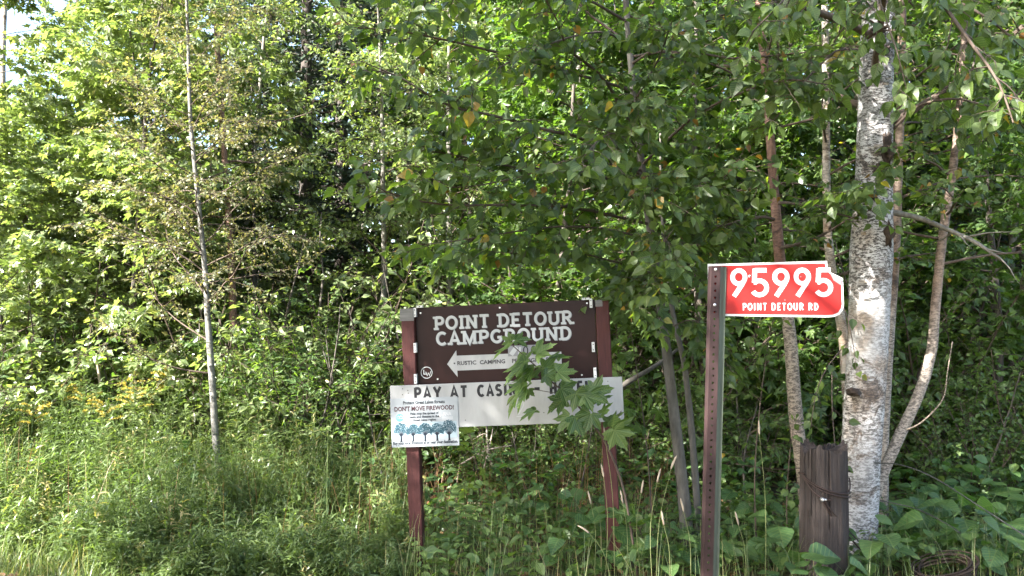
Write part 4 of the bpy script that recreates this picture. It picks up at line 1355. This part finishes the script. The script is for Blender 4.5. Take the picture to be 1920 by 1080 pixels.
# wires wound round it
def ring_wire(z0, z1, a0, a1, r=.0055, R=.149, n=30):
    t = np.linspace(0, 1, n)
    an = RAD(a0) + (RAD(a1) - RAD(a0)) * t
    return np.stack([R * np.cos(an) + .008, R * np.sin(an), z0 + (z1 - z0) * t - .03 * np.sin(t * math.pi)], 1)
wz = lambda py: P(1546, py, 4.91)[2] - fp_base[2]
wr = Acc()
tube(wr, ring_wire(wz(895), wz(930), 190, 345), .005, 6)
tube(wr, ring_wire(wz(899), wz(936), 192, 340), .005, 6)
tube(wr, ring_wire(wz(925), wz(903), 290, 352), .0045, 6)
tube(wr, ring_wire(wz(890), wz(893), 345, 560), .005, 6)
tube(wr, ring_wire(wz(899), wz(938), 196, 266), .006, 6)
o = link('wound_wire', wr.mesh('wound_wire', M['wire']), fp)
kn = P(1543, 937, 4.895) - fp_base
b = Acc(); tube(b, [kn + [0, .02, 0], kn + [0, -.004, 0], kn + [0, -.012, .001]], [.013, .012, .005], 9, True)
tube(b, [kn + [.016, .005, 0], kn + [.016, -.006, 0], kn + [.016, -.010, 0]], [.008, .007, .003], 8, True)
link('wire_clamp', b.mesh('wire_clamp', M['bolt']), fp)

def wire_thing(name, label, pts, r, mat, n=30):
    pts = smooth_line(PL(pts), n)
    base = pts[0]
    a = Acc(); tube(a, pts, r, 6)
    o = link(name, a.mesh(name, M[mat], base), None, base)
    props(o, label, 'wire')
    return o
wire_thing('guy_wire', 'dark double guy wire running down from the fence post clamp', [(1543, 940, 4.89), (1560, 968, 4.92), (1590, 1005, 5.0), (1625, 1042, 5.1), (1660, 1078, 5.2)], .0055, 'wire')
wire_thing('guy_wire', 'thinner strand just above the dark double guy wire', [(1545, 938, 4.885), (1564, 964, 4.91), (1596, 1000, 4.99), (1632, 1038, 5.09), (1668, 1072, 5.19)], .004, 'wire')
wire_thing('fence_wire', 'upper grey fence wire running right from the white birch', [(1640, 868, 5.4), (1690, 872, 5.2), (1750, 895, 5.0), (1830, 945, 4.7), (1930, 1010, 4.4)], .004, 'grey_wire')
wire_thing('fence_wire', 'lower slack grey fence wire among the broad leaves', [(1650, 938, 5.4), (1720, 955, 5.2), (1780, 985, 5.0), (1800, 1000, 4.9)], .0035, 'grey_wire')
wire_thing('fence_wire', 'thin wire running left from the fence post', [(1512, 876, 5.05), (1470, 880, 5.3), (1420, 876, 5.6), (1380, 870, 5.8)], .003, 'wire')
# rusty coil in the grass
coil_c = P(1770, 1072, 4.95); coil_c[2] = .05
t = np.linspace(0, 2 * math.pi * 9, 260)
g = np.random.default_rng(6)
cp = np.stack([(.17 + .03 * np.sin(t * .37)) * np.cos(t) , (.12 + .02 * np.cos(t * .51)) * np.sin(t), .05 + .05 * np.sin(t + 1) + .012 * t / 9 + .02 * np.sin(t * .21)], 1)
a = Acc(); tube(a, cp, .006, 5)
o = link('wire_coil', a.mesh('wire_coil', M['rust']), None, coil_c)
props(o, 'rusty coil of old fence wire lying in the grass by the birch', 'wire coil')

# ------------------------------------------------------------------ maple sapling in front of the sign
def maple_sapling():
    g = np.random.default_rng(61)
    ctrl = PL([(1196, 1030, 5.2), (1172, 930, 5.15), (1140, 840, 5.1), (1100, 780, 5.08), (1062, 740, 5.06), (1030, 712, 5.05), (1005, 687, 5.05), (958, 645, 5.02)])
    ctrl[0][2] = 0
    base = ctrl[0]
    root = empty('maple_sapling', base, 'maple sapling whose big lobed leaves cover the right of the sign boards', 'sapling')
    main = smooth_line(ctrl, 40)
    a = Acc(); tube(a, main, np.linspace(.009, .0030, 40), 7)
    for c in ([(1062, 740, 5.06), (1035, 736, 5.0), (1000, 730, 4.96)], [(1005, 687, 5.05), (985, 715, 5.0), (950, 760, 4.95)], [(1140, 840, 5.1), (1150, 800, 5.0), (1165, 770, 4.95)], [(1100, 780, 5.08), (1085, 790, 5.0), (1070, 800, 4.95)]):
        tube(a, smooth_line(PL(c), 8), .002, 5)
    link('trunk', a.mesh('trunk', M['twig'], base), root)
    # px, py of the leaf's foot, angle in the picture, length in px, tilt of the blade to the viewer
    spec = [(1006, 664, 40, 42, .7), (958, 640, 150, 24, .7), (966, 638, 15, 34, .6), (955, 645, 215, 46, .14), (985, 668, 228, 76, .2), (984, 678, 232, 62, .14), (1000, 690, 222, 66, .2), (1012, 692, 215, 56, .12),
            (1046, 672, 20, 32, .25), (1035, 668, 12, 30, .2), (1020, 690, 2, 44, .6), (998, 702, 205, 46, .3), (1022, 704, 330, 36, .8), (1046, 698, 10, 40, .8),
            (988, 724, 228, 60, .16), (972, 738, 232, 58, .14), (980, 718, 208, 46, .28), (990, 730, 265, 24, .8), (1003, 770, 205, 42, .2), (1052, 728, 335, 40, .85),
            (1056, 750, 205, 40, .9), (1080, 738, 300, 48, .9), (1096, 742, 345, 46, .85), (1112, 735, 12, 42, .7), (1122, 752, 24, 36, .25),
            (1068, 780, 222, 42, .85), (1078, 782, 300, 46, .9), (1108, 776, 255, 42, .9), (1135, 790, 350, 44, .3), (1142, 790, 42, 44, .2), (1148, 802, 335, 62, .9), (1152, 806, 298, 52, .9), (1128, 775, 62, 34, .3)]
    pos = []; d = []; nr = []; sz = []
    for px, py, an, ln, face in spec:
        Y = 5.04 + g.uniform(-.18, .10)
        pos.append(P(px, py, Y))
        e = RAD(an + g.normal(0, 5))
        d.append((math.cos(e), g.normal(-.15, .2), math.sin(e)))
        nr.append((g.normal(0, .35), -face, .6 - .3 * face + g.normal(0, .3)) if face > .35 else (-math.sin(e) * (1 if math.cos(e) > 0 else -1), -face * 1.2 + g.normal(0, .06), abs(math.cos(e))))
        sz.append(ln * 5.04 / FPX * g.uniform(.80, .98))
    L = dict(pos=np.array(pos), dir=np.array(d), nrm=np.array(nr), size=np.array(sz), rnd=g.uniform(.05, .8, len(pos)))
    leaf_objects(L, MAPLE, M['maple_leaf'], root, base, 'maple_near')
maple_sapling()

def leafy_stem(name, label, cat, group, ctrl, shape, mat, key, seed, size, n, twl=.35, hang=.4, flat=.8, r0=.006, spacing=.09):
    g = np.random.default_rng(seed)
    c = PL(ctrl); base = c[0].copy(); base[2] = max(0, base[2])
    main = smooth_line(c, 16)
    wood = Acc(); leaves = []
    dress(main, r0, wood, leaves, g, n, twl, spacing, size, hang, .8, .3, 0, -.03, flat)
    root = empty(name, base, label, cat, group)
    link('stem', wood.mesh('stem', M['twig'], base), root)
    leaf_objects(cat_leaves(leaves), shape, M[mat], root, base, key)
    return root
leafy_stem('maple_sapling', 'maple sapling with drooping leaves close right of the sign post', 'sapling', None, [(1225, 1040, 5.75), (1215, 860, 5.7), (1195, 700, 5.65), (1180, 600, 5.6), (1175, 520, 5.6)], MAPLE, 'maple_leaf', 'maple_near', 71, .105, 18, .38, .6, .5)
leafy_stem('maple_sapling', 'dark maple sapling between the slim grey birch and the steel post', 'sapling', None, [(1330, 1040, 6.3), (1325, 900, 6.2), (1330, 760, 6.2), (1345, 640, 6.2)], MAPLE, 'maple_leaf', 'maple_near', 72, .10, 15, .36, .5, .6)
leafy_stem('birch_seedling', 'birch seedling with drooping leaves right of the steel post below the number sign', 'sapling', None, [(1420, 1060, 5.6), (1415, 900, 5.6), (1425, 760, 5.5), (1440, 650, 5.5), (1450, 600, 5.5)], BIRCH, 'birch_leaf', 'birch', 73, .075, 13, .4, .7, .5)
leafy_stem('birch_seedling', 'birch seedling standing against the left of the fence post', 'sapling', None, [(1480, 1060, 5.7), (1475, 950, 5.7), (1480, 860, 5.6), (1490, 780, 5.6)], BIRCH, 'birch_leaf', 'birch', 74, .075, 9, .3, .6, .6)
leafy_stem('maple_sapling', 'low maple sapling with pale lobed leaves at the foot of the right sign post', 'sapling', None, [(1215, 1075, 5.3), (1205, 1010, 5.25), (1185, 960, 5.2)], MAPLE, 'maple_leaf', 'maple_near', 75, .11, 6, .26, .2, .9)
leafy_stem('maple_sapling', 'sunlit maple sapling under the white pay board', 'sapling', None, [(905, 1050, 6.6), (900, 930, 6.6), (890, 850, 6.5), (880, 810, 6.5)], MAPLE, 'sun_leaf', 'maple_sun', 76, .11, 8, .4, .2, .9)

# ------------------------------------------------------------------ ground plants with single broad leaves
def leaf_plant(name, label, cat, group, px, py, Y, n, size, hgt, seed, shape=BROAD, mat='broad_leaf', key='broad'):
    g = np.random.default_rng(seed)
    p = P(px, py, Y)
    base = np.array([p[0], Y, float(ground_z(p[0], Y))])
    root = empty(name, base, label, cat, group)
    pos = []; d = []; nr = []; sz = []
    st = Acc()
    for i in range(n):
        az = i * 2.4 + g.normal(0, .3)
        h = hgt * (.25 + .75 * (i + .5) / n) * g.uniform(.85, 1.1)
        rad = (.06 + .10 * g.random()) * (1.3 - .6 * i / n)
        out = np.array([math.cos(az), math.sin(az), 0])
        q = base + out * rad + UP * h
        tube(st, smooth_line([base + out * .01, base + out * rad * .35 + UP * h * .6, q], 5), [.004, .0035, .003, .0025, .002], 4)
        pos.append(q); d.append(out * .9 + UP * g.uniform(-.35, .25)); nr.append(UP + g.normal(0, .22, 3) + np.array([0, -.25, 0])); sz.append(size * g.uniform(.7, 1.15))
    link('stem', st.mesh('stem', M['weed_leaf'], base), root)
    L = dict(pos=np.array(pos), dir=np.array(d), nrm=np.array(nr), size=np.array(sz), rnd=g.uniform(.05, .95, n))
    leaf_objects(L, shape, M[mat], root, base, key)
    return root

g = np.random.default_rng(88)
GP = 'broad-leaved plants on the ground right of the birch'
spots = [(1618, 4.72), (1560, 4.6), (1500, 4.75), (1650, 5.0), (1700, 5.25), (1760, 5.3), (1820, 5.15), (1880, 5.05), (1930, 5.3), (1690, 5.6), (1740, 5.75), (1800, 5.7), (1855, 5.6), (1915, 5.7), (1670, 6.1), (1725, 6.3), (1785, 6.2), (1845, 6.25), (1905, 6.2), (1955, 6.0), (1710, 6.8), (1770, 6.9), (1830, 6.8), (1890, 6.9), (1950, 6.8)]
for i, (px, Y) in enumerate(spots):
    leaf_plant('broad_leaved_plant', row_label('broad-leaved green plant', px, Y), 'plant', GP, px, 1000, Y, 9 + i % 4, .15 + .02 * (i % 3), .30 + .05 * (i % 4), 300 + i)
spots = [(1350, 5.3), (1400, 5.6), (1455, 5.3), (1480, 5.7), (1430, 6.0), (1380, 6.1), (1330, 5.8), (1240, 5.2), (1130, 5.3), (1060, 5.35), (1100, 5.8), (1040, 6.0)]
for i, (px, Y) in enumerate(spots):
    leaf_plant('shaded_plant', row_label('dark broad-leaved plant', px, Y), 'plant', 'shaded plants below the signs', px, 1000, Y, 8 + i % 4, .13 + .02 * (i % 3), .30 + .06 * (i % 3), 340 + i)
spots = [(880, 5.75), (930, 6.1), (980, 6.0), (905, 5.5), (850, 5.9), (1010, 6.5), (1080, 6.5), (950, 6.6), (880, 6.5), (1130, 6.3), (1170, 6.7), (820, 6.1)]
for i, (px, Y) in enumerate(spots):
    leaf_plant('oval_leaved_plant', row_label('small oval-leaved plant', px, Y), 'plant', 'small plants under the pay board', px, 1000, Y, 13, .085 + .012 * (i % 3), .34 + .06 * (i % 3), 370 + i, OVAL, 'shrub_leaf', 'oval')

# ------------------------------------------------------------------ weeds, grass
def weeds():
    g = np.random.default_rng(91)
    n = 3600
    Y = g.uniform(5.05, 8.3, n)
    px = g.uniform(-120, 760, n)
    keep = (g.random(n) < np.clip(1.3 - (px - 450) / 420, .25, 1)) & (Y > 5.05 + np.clip((330 - px) / 600, 0, .7))
    Y = Y[keep]; px = px[keep]; n = len(Y)
    x = (px - 960) / FPX * Y
    z = ground_z(x, Y)
    h = g.uniform(.48, 1.06, n) * np.clip(.30 + (Y - 5.2) * .42, .24, 1.0) * np.where(px > 600, .75, 1) * (1 + .22 * np.sin(x * 3.7 + 1) * np.sin(Y * 4.1) + .12 * np.sin(x * 9 + Y * 6))
    lean = g.normal(0, .12, (n, 2))
    m = 30
    t = (np.arange(m)[None] + g.random((n, m))) / m
    t = .12 + .88 * t
    cx = x[:, None] + lean[:, :1] * h[:, None] * t ** 2
    cy = Y[:, None] + lean[:, 1:] * h[:, None] * t ** 2
    cz = z[:, None] + h[:, None] * t
    az = np.arange(m)[None] * 2.4 + g.uniform(0, 6.28, (n, 1)) + g.normal(0, .3, (n, m))
    el = g.normal(.38, .35, (n, m))
    pos = np.stack([cx, cy, cz], -1).reshape(-1, 3)
    d = np.stack([np.cos(az) * np.cos(el), np.sin(az) * np.cos(el), np.sin(el)], -1).reshape(-1, 3)
    k = len(pos)
    size = (np.repeat(g.uniform(.07, .125, n), m) * g.uniform(.7, 1.15, k) * (1.15 - .55 * t.reshape(-1)))
    rnd = np.clip(np.repeat(g.uniform(.0, .9, n) * .6 + .2 + .25 * np.sin(x * 2.1) * np.cos(Y * 2.7), m) + g.normal(0, .1, k), 0, 1)
    rnd = np.where(np.repeat(g.random(n) < .04, m), 1.0, rnd)
    L = dict(pos=pos, dir=d, nrm=UP + g.normal(0, .3, (k, 3)), size=size, rnd=rnd)
    o = link('weeds', leaf_mesh('weeds', LANCE_FAR, L, M['weed_leaf']))
    props(o, 'tall green goldenrod weeds with narrow leaves along the left verge', 'weeds', kind='stuff')
    st = Acc()
    for i in range(n):
        tt = np.linspace(0, 1, 4)
        pts = np.stack([x[i] + lean[i, 0] * h[i] * tt ** 2, Y[i] + lean[i, 1] * h[i] * tt ** 2, z[i] + h[i] * tt], 1)
        tube(st, pts, [.0035, .003, .0022, .0012], 3)
    o = link('weed_stems', st.mesh('weed_stems', M['weed_leaf'], rnd=np.full(st.n, .7)))
    props(o, 'thin upright stems of the goldenrod weeds along the left verge', 'weeds', kind='stuff')
weeds()

def blades(name, label, n, px0, px1, Y0, Y1, h0, h1, seed, w=.0045, bend=.5, mat='grass_blade', dens=None):
    g = np.random.default_rng(seed)
    Y = g.uniform(Y0, Y1, n); px = g.uniform(px0, px1, n)
    if dens is not None:
        k = g.random(n) < dens(px, Y)
        Y = Y[k]; px = px[k]; n = len(Y)
    x = (px - 960) / FPX * Y
    z = ground_z(x, Y) - .01
    h = g.uniform(h0, h1, n)
    az = g.uniform(0, 6.28, n)
    b = np.abs(g.normal(0, bend, n)) * h
    wd = np.stack([np.cos(az + 1.57), np.sin(az + 1.57), np.zeros(n)], -1) * (w * g.uniform(.6, 1.4, n))[:, None]
    rows = []
    for f, ww in ((0, 1), (.4, .9), (.75, .6), (1, .02)):
        c = np.stack([x + np.cos(az) * b * f ** 2, Y + np.sin(az) * b * f ** 2, z + h * (f - .25 * f ** 2 * np.minimum(1, b / h))], -1)
        rows += [c - wd * ww, c + wd * ww]
    V = np.stack(rows, 1).reshape(-1, 3)
    off = (np.arange(n) * 8)[:, None, None]
    Q = (np.array([[0, 1, 3, 2], [2, 3, 5, 4], [4, 5, 7, 6]])[None] + off).reshape(-1, 4)
    o = link(name, np_mesh(name, V, [Q], M[mat], np.repeat(g.random(n), 8), True))
    props(o, label, 'grass', kind='stuff')
blades('verge_grass', 'long uneven green grass along the foot of the weeds', 11000, -150, 1000, 5.15, 6.6, .06, .30, 95, .0022, .75, dens=lambda px, Y: np.clip(1.2 - (px - 500) / 350, .2, 1))
blades('tall_grass', 'thin tall grass standing among the goldenrod weeds', 900, -150, 780, 5.6, 8.0, .45, .95, 99, .0022, .35)
blades('dead_stalks', 'dry brown stalks standing among the goldenrod weeds', 220, -100, 800, 5.4, 7.6, .4, .9, 94, .0024, .35, 'dead_leaf')
blades('short_grass', 'short pale grass of the mown verge in the lower corner', 16000, -200, 520, 4.9, 6.2, .03, .11, 96, .0022, .9)
blades('sign_grass', 'thin grass growing round the foot of the sign posts', 1500, 760, 1950, 4.7, 6.2, .12, .5, 97, .0022, .4)
blades('dry_grass', 'dry straw coloured grass stems in the undergrowth', 500, 560, 1250, 6.0, 7.6, .3, .8, 98, .0022, .5, 'dead_leaf')

def litter():
    g = np.random.default_rng(101)
    n = 9000
    Y = g.uniform(4.4, 14, n); px = g.uniform(-150, 2070, n)
    x = (px - 960) / FPX * Y
    pos = np.stack([x, Y, ground_z(x, Y) + g.uniform(.005, .04, n)], -1)
    az = g.uniform(0, 6.28, n)
    L = dict(pos=pos, dir=np.stack([np.cos(az), np.sin(az), g.normal(0, .15, n)], -1), nrm=UP + g.normal(0, .3, (n, 3)), size=g.uniform(.04, .09, n), rnd=g.random(n))
    props(link('leaf_litter', leaf_mesh('leaf_litter', OVAL, L, M['dead_leaf'])), 'brown fallen leaves covering the wood floor', 'leaf litter', kind='stuff')
    n = 9000
    Y = g.uniform(6.2, 13, n); px = g.uniform(-150, 2070, n)
    x = (px - 960) / FPX * Y
    pos = np.stack([x, Y, ground_z(x, Y) + g.uniform(.05, .55, n)], -1)
    az = g.uniform(0, 6.28, n)
    L = dict(pos=pos, dir=np.stack([np.cos(az), np.sin(az), g.normal(0, .3, n)], -1), nrm=UP + g.normal(0, .35, (n, 3)), size=g.uniform(.05, .12, n), rnd=g.random(n))
    props(link('ground_cover', leaf_mesh('ground_cover', OVAL, L, M['broad_leaf'])), 'low green leaves covering the ground among the trees', 'ground cover', kind='stuff')
litter()
def near_cover():
    g = np.random.default_rng(105)
    n = 3600
    Y = g.uniform(5.0, 7.0, n); px = g.uniform(760, 1960, n)
    x = (px - 960) / FPX * Y
    pos = np.stack([x, Y, ground_z(x, Y) + g.uniform(.02, .26, n)], -1)
    az = g.uniform(0, 6.28, n)
    L = dict(pos=pos, dir=np.stack([np.cos(az), np.sin(az), g.normal(0, .3, n)], -1), nrm=UP + g.normal(0, .35, (n, 3)), size=g.uniform(.045, .10, n), rnd=g.random(n))
    props(link('ground_cover', leaf_mesh('ground_cover', OVAL, L, M['shrub_leaf'])), 'low oval leaves on the ground below the signs', 'ground cover', kind='stuff')
near_cover()

# ---- goldenrod in flower
def goldenrod(px, py, Y, seed, label):
    g = np.random.default_rng(seed)
    top = P(px, py - 12, Y - .5)
    Y = Y - .5
    base = np.array([top[0] + g.normal(0, .05), Y + .05, float(ground_z(top[0], Y))])
    stem = smooth_line([base, (base + top) / 2 + [g.normal(0, .02), 0, 0], top], 8)
    root = empty('goldenrod', base, label, 'flower', 'goldenrod in flower')
    a = Acc(); tube(a, stem, np.linspace(.004, .002, 8), 5)
    link('stem', a.mesh('stem', M['weed_leaf'], base), root)
    lv = leaves_on(stem, .018, .10, -.1, .9, g, .15, .8)
    o = link('leaves', leaf_mesh('leaves', LANCE, lv, M['weed_leaf'], base), root); o['kind'] = 'stuff'
    pl = []
    for k in range(9):
        az = g.uniform(0, 6.28)
        p, _ = along(stem, .82 + .17 * k / 9)
        c = wander(p, (math.cos(az), math.sin(az), .7), .15, 4, .1, -.15, g)
        pl.append(leaves_on(c, .0025, .017, -.5, .6, g, .2, .5))
    o = link('plume', leaf_mesh('plume', SIMPLE, cat_leaves(pl), M['plume'], base), root); o['kind'] = 'stuff'
for i, (px, py, Y, lab) in enumerate([(252, 738, 7.4, 'tallest goldenrod with bright yellow plume between the dead stub and the sapling'), (62, 772, 7.2, 'goldenrod with yellow plume nearest the edge of the photo'),
        (155, 752, 7.5, 'goldenrod with yellow plume just left of the dead stub'), (200, 765, 7.2, 'low goldenrod plume right at the dead stub'), (311, 705, 7.9, 'pale goldenrod plume under the boughs left of the sapling'), (112, 735, 7.8, 'faint goldenrod plume behind the others'),
        (238, 722, 7.7, 'second goldenrod plume beside the tallest one')]):
    goldenrod(px, py, Y, 500 + i, lab)

# ---- timothy grass stalks
heads = [(1258, 880, 4.6, 1225, 'bending timothy stalk with pale drooping head beside the grey birch'), (1232, 905, 4.7, 1222, 'upright timothy stalk left of the bending one'), (1135, 825, 5.0, 1150, 'timothy stalk crossing in front of the right sign post'),
         (1132, 895, 5.0, 1132, 'timothy stalk along the left edge of the right sign post'), (1424, 815, 4.7, 1428, 'tall lone timothy stalk left of the fence post'), (1385, 985, 4.8, 1392, 'short broken stalk right of the steel post'),
         (1105, 1000, 4.9, 1150, 'timothy stalk bent low by the right sign post'), (1108, 945, 5.1, 1112, 'short timothy stalk under the pay board'), (1168, 945, 4.9, 1170, 'timothy stalk right beside the right sign post'), (1202, 925, 5.0, 1200, 'timothy stalk between sign post and grey birch'),
         (1282, 960, 4.8, 1290, 'low stalk in front of the grey birch'), (1245, 985, 4.7, 1250, 'thin stalk just left of the grey birch foot')]
for i, (px, py, Y, bpx, lab) in enumerate(heads):
    g = np.random.default_rng(600 + i)
    top = P(px, py, Y)
    bx = (bpx - 960) / FPX * Y
    base = np.array([bx, Y, float(ground_z(bx, Y))])
    st = smooth_line([base, base * .45 + top * .55 + [(-.03 if px > bpx else .02), 0, .05], top], 14)
    root = empty('timothy_stalk', base, lab, 'grass stalk', 'timothy grass stalks')
    a = Acc(); tube(a, st, np.linspace(.0026, .0014, 14), 5)
    link('stem', a.mesh('stem', M['grass_blade'], base, rnd=np.full(a.n, .86)), root)
    d = unit(st[-1] - st[-2]) + np.array([0, 0, -.25 if i in (0, 6) else 0])
    hd = wander(st[-1], d, .085, 8, .03, -.05, g)
    a = Acc(); tube(a, hd, np.array([.002, .005, .0058, .006, .006, .0058, .005, .004, .001]), 8, True, 1 + g.normal(0, .12, (9, 8)))
    link('seed_head', a.mesh('seed_head', M['pale_stick'], base), root)

# ---- dead sticks, stub, grey bough
def stick(name, label, cat, pts, r, mat, twigs=0, seed=1):
    g = np.random.default_rng(seed)
    c = smooth_line(PL(pts), 14)
    base = c[0]
    root = empty(name, base, label, cat)
    a = Acc(); tube(a, c, np.linspace(r, r * .45, 14), 7, True, 1 + g.normal(0, .06, (14, 7)))
    link('stem', a.mesh('stem', M[mat], base), root)
    for k in range(twigs):
        p, d = along(c, g.uniform(.3, .95))
        tw = wander(p, d + g.normal(0, .7, 3), g.uniform(.12, .35), 5, .15, -.02, g)
        a = Acc(); tube(a, tw, np.linspace(r * .4, .001, 6), 4)
        link('twig', a.mesh('twig', M[mat], base), root)
stick('dead_stub', 'pale dead stub with broken top rising from the goldenrod', 'tree stub', [(196, 800, 7.7), (190, 740, 7.7), (184, 690, 7.7), (175, 660, 7.7)], .022, 'pale_stick', 3, 3)
stick('dead_bough', 'dead grey bough reaching right from the white birch trunk', 'branch', [(1672, 398, 5.65), (1720, 408, 5.6), (1780, 432, 5.5), (1830, 455, 5.4), (1880, 490, 5.35)], .022, 'grey_bark', 6, 4)
stick('red_twig', 'thin reddish dead twig beside the leaning birch', 'branch', [(1700, 806, 5.6), (1730, 790, 5.55), (1768, 748, 5.5), (1776, 700, 5.5), (1786, 640, 5.5)], .006, 'red_birch_bark', 1, 5)
stick('fallen_stem', 'grey stem leaning behind the pay board towards the slim birch', 'branch', [(1140, 745, 6.6), (1180, 715, 6.6), (1230, 685, 6.7), (1270, 655, 6.9)], .028, 'shade_bark', 0, 6)
for i, (pts, lab) in enumerate([
        ([(900, 900, 7.3), (915, 850, 7.3), (925, 800, 7.4)], 'pale sunlit dead stick upright under the pay board'),
        ([(865, 870, 7.2), (910, 845, 7.1), (960, 835, 7.1)], 'pale dead stick lying aslant under the pay board'),
        ([(925, 880, 7.4), (915, 840, 7.4), (912, 790, 7.5)], 'thick pale dead stem behind the sticks under the pay board'),
        ([(1010, 1000, 6.9), (980, 900, 6.9), (960, 810, 7.0)], 'dark dead stem leaning left under the pay board'),
        ([(1080, 960, 7.0), (1100, 860, 7.0), (1110, 800, 7.1)], 'dark dead stem near the right sign post'),
        ([(680, 960, 7.4), (640, 820, 7.4), (620, 700, 7.5), (610, 620, 7.5)], 'thin dead stem left of the firewood poster'),
        ([(720, 900, 7.2), (700, 820, 7.2), (690, 760, 7.2)], 'short dead stem beside the left sign post'),
        ([(1400, 960, 6.9), (1395, 860, 6.9), (1420, 760, 7.0)], 'thin dead stem behind the steel post')]):
    stick('dead_stick', lab, 'stick', pts, .018 if i == 2 else .009, 'tan_birch_bark' if i < 3 else 'dark_bark', 2, 20 + i)

# unseen trees added left of the view, only to shade the signs and weeds
SHADE = [(-3.9, 2.5, 1.0, .3, 'high leafy roadside tree nearest the wood, outside the picture'), (-2.1, .2, 1.05, 2.0, 'high leafy roadside tree nearest the road, outside the picture'),
         (-5.4, .7, 1.0, 1.1, 'high leafy roadside tree farthest from the signs, outside the picture'),
         (-6.2, 2.0, .85, 2.9, 'smaller leafy roadside tree down the road, outside the picture')]
def shade_tree(px, Y, s, rot, lab, kind='tall', leaf='birch_leaf', seed=151):
    x = px
    t, b, c = kind_mesh(kind, leaf, seed)
    root = empty('added_shade_tree', (x, Y, float(ground_z(x, Y)) - .03), lab, 'tree', 'trees added for shade')
    root.rotation_euler = (0, 0, rot); root.scale = (s, s, s)
    link('trunk', t, root); link('branches', b, root)
    o = link('crown', c, root); o['kind'] = 'stuff'
for a_ in SHADE: shade_tree(*a_)
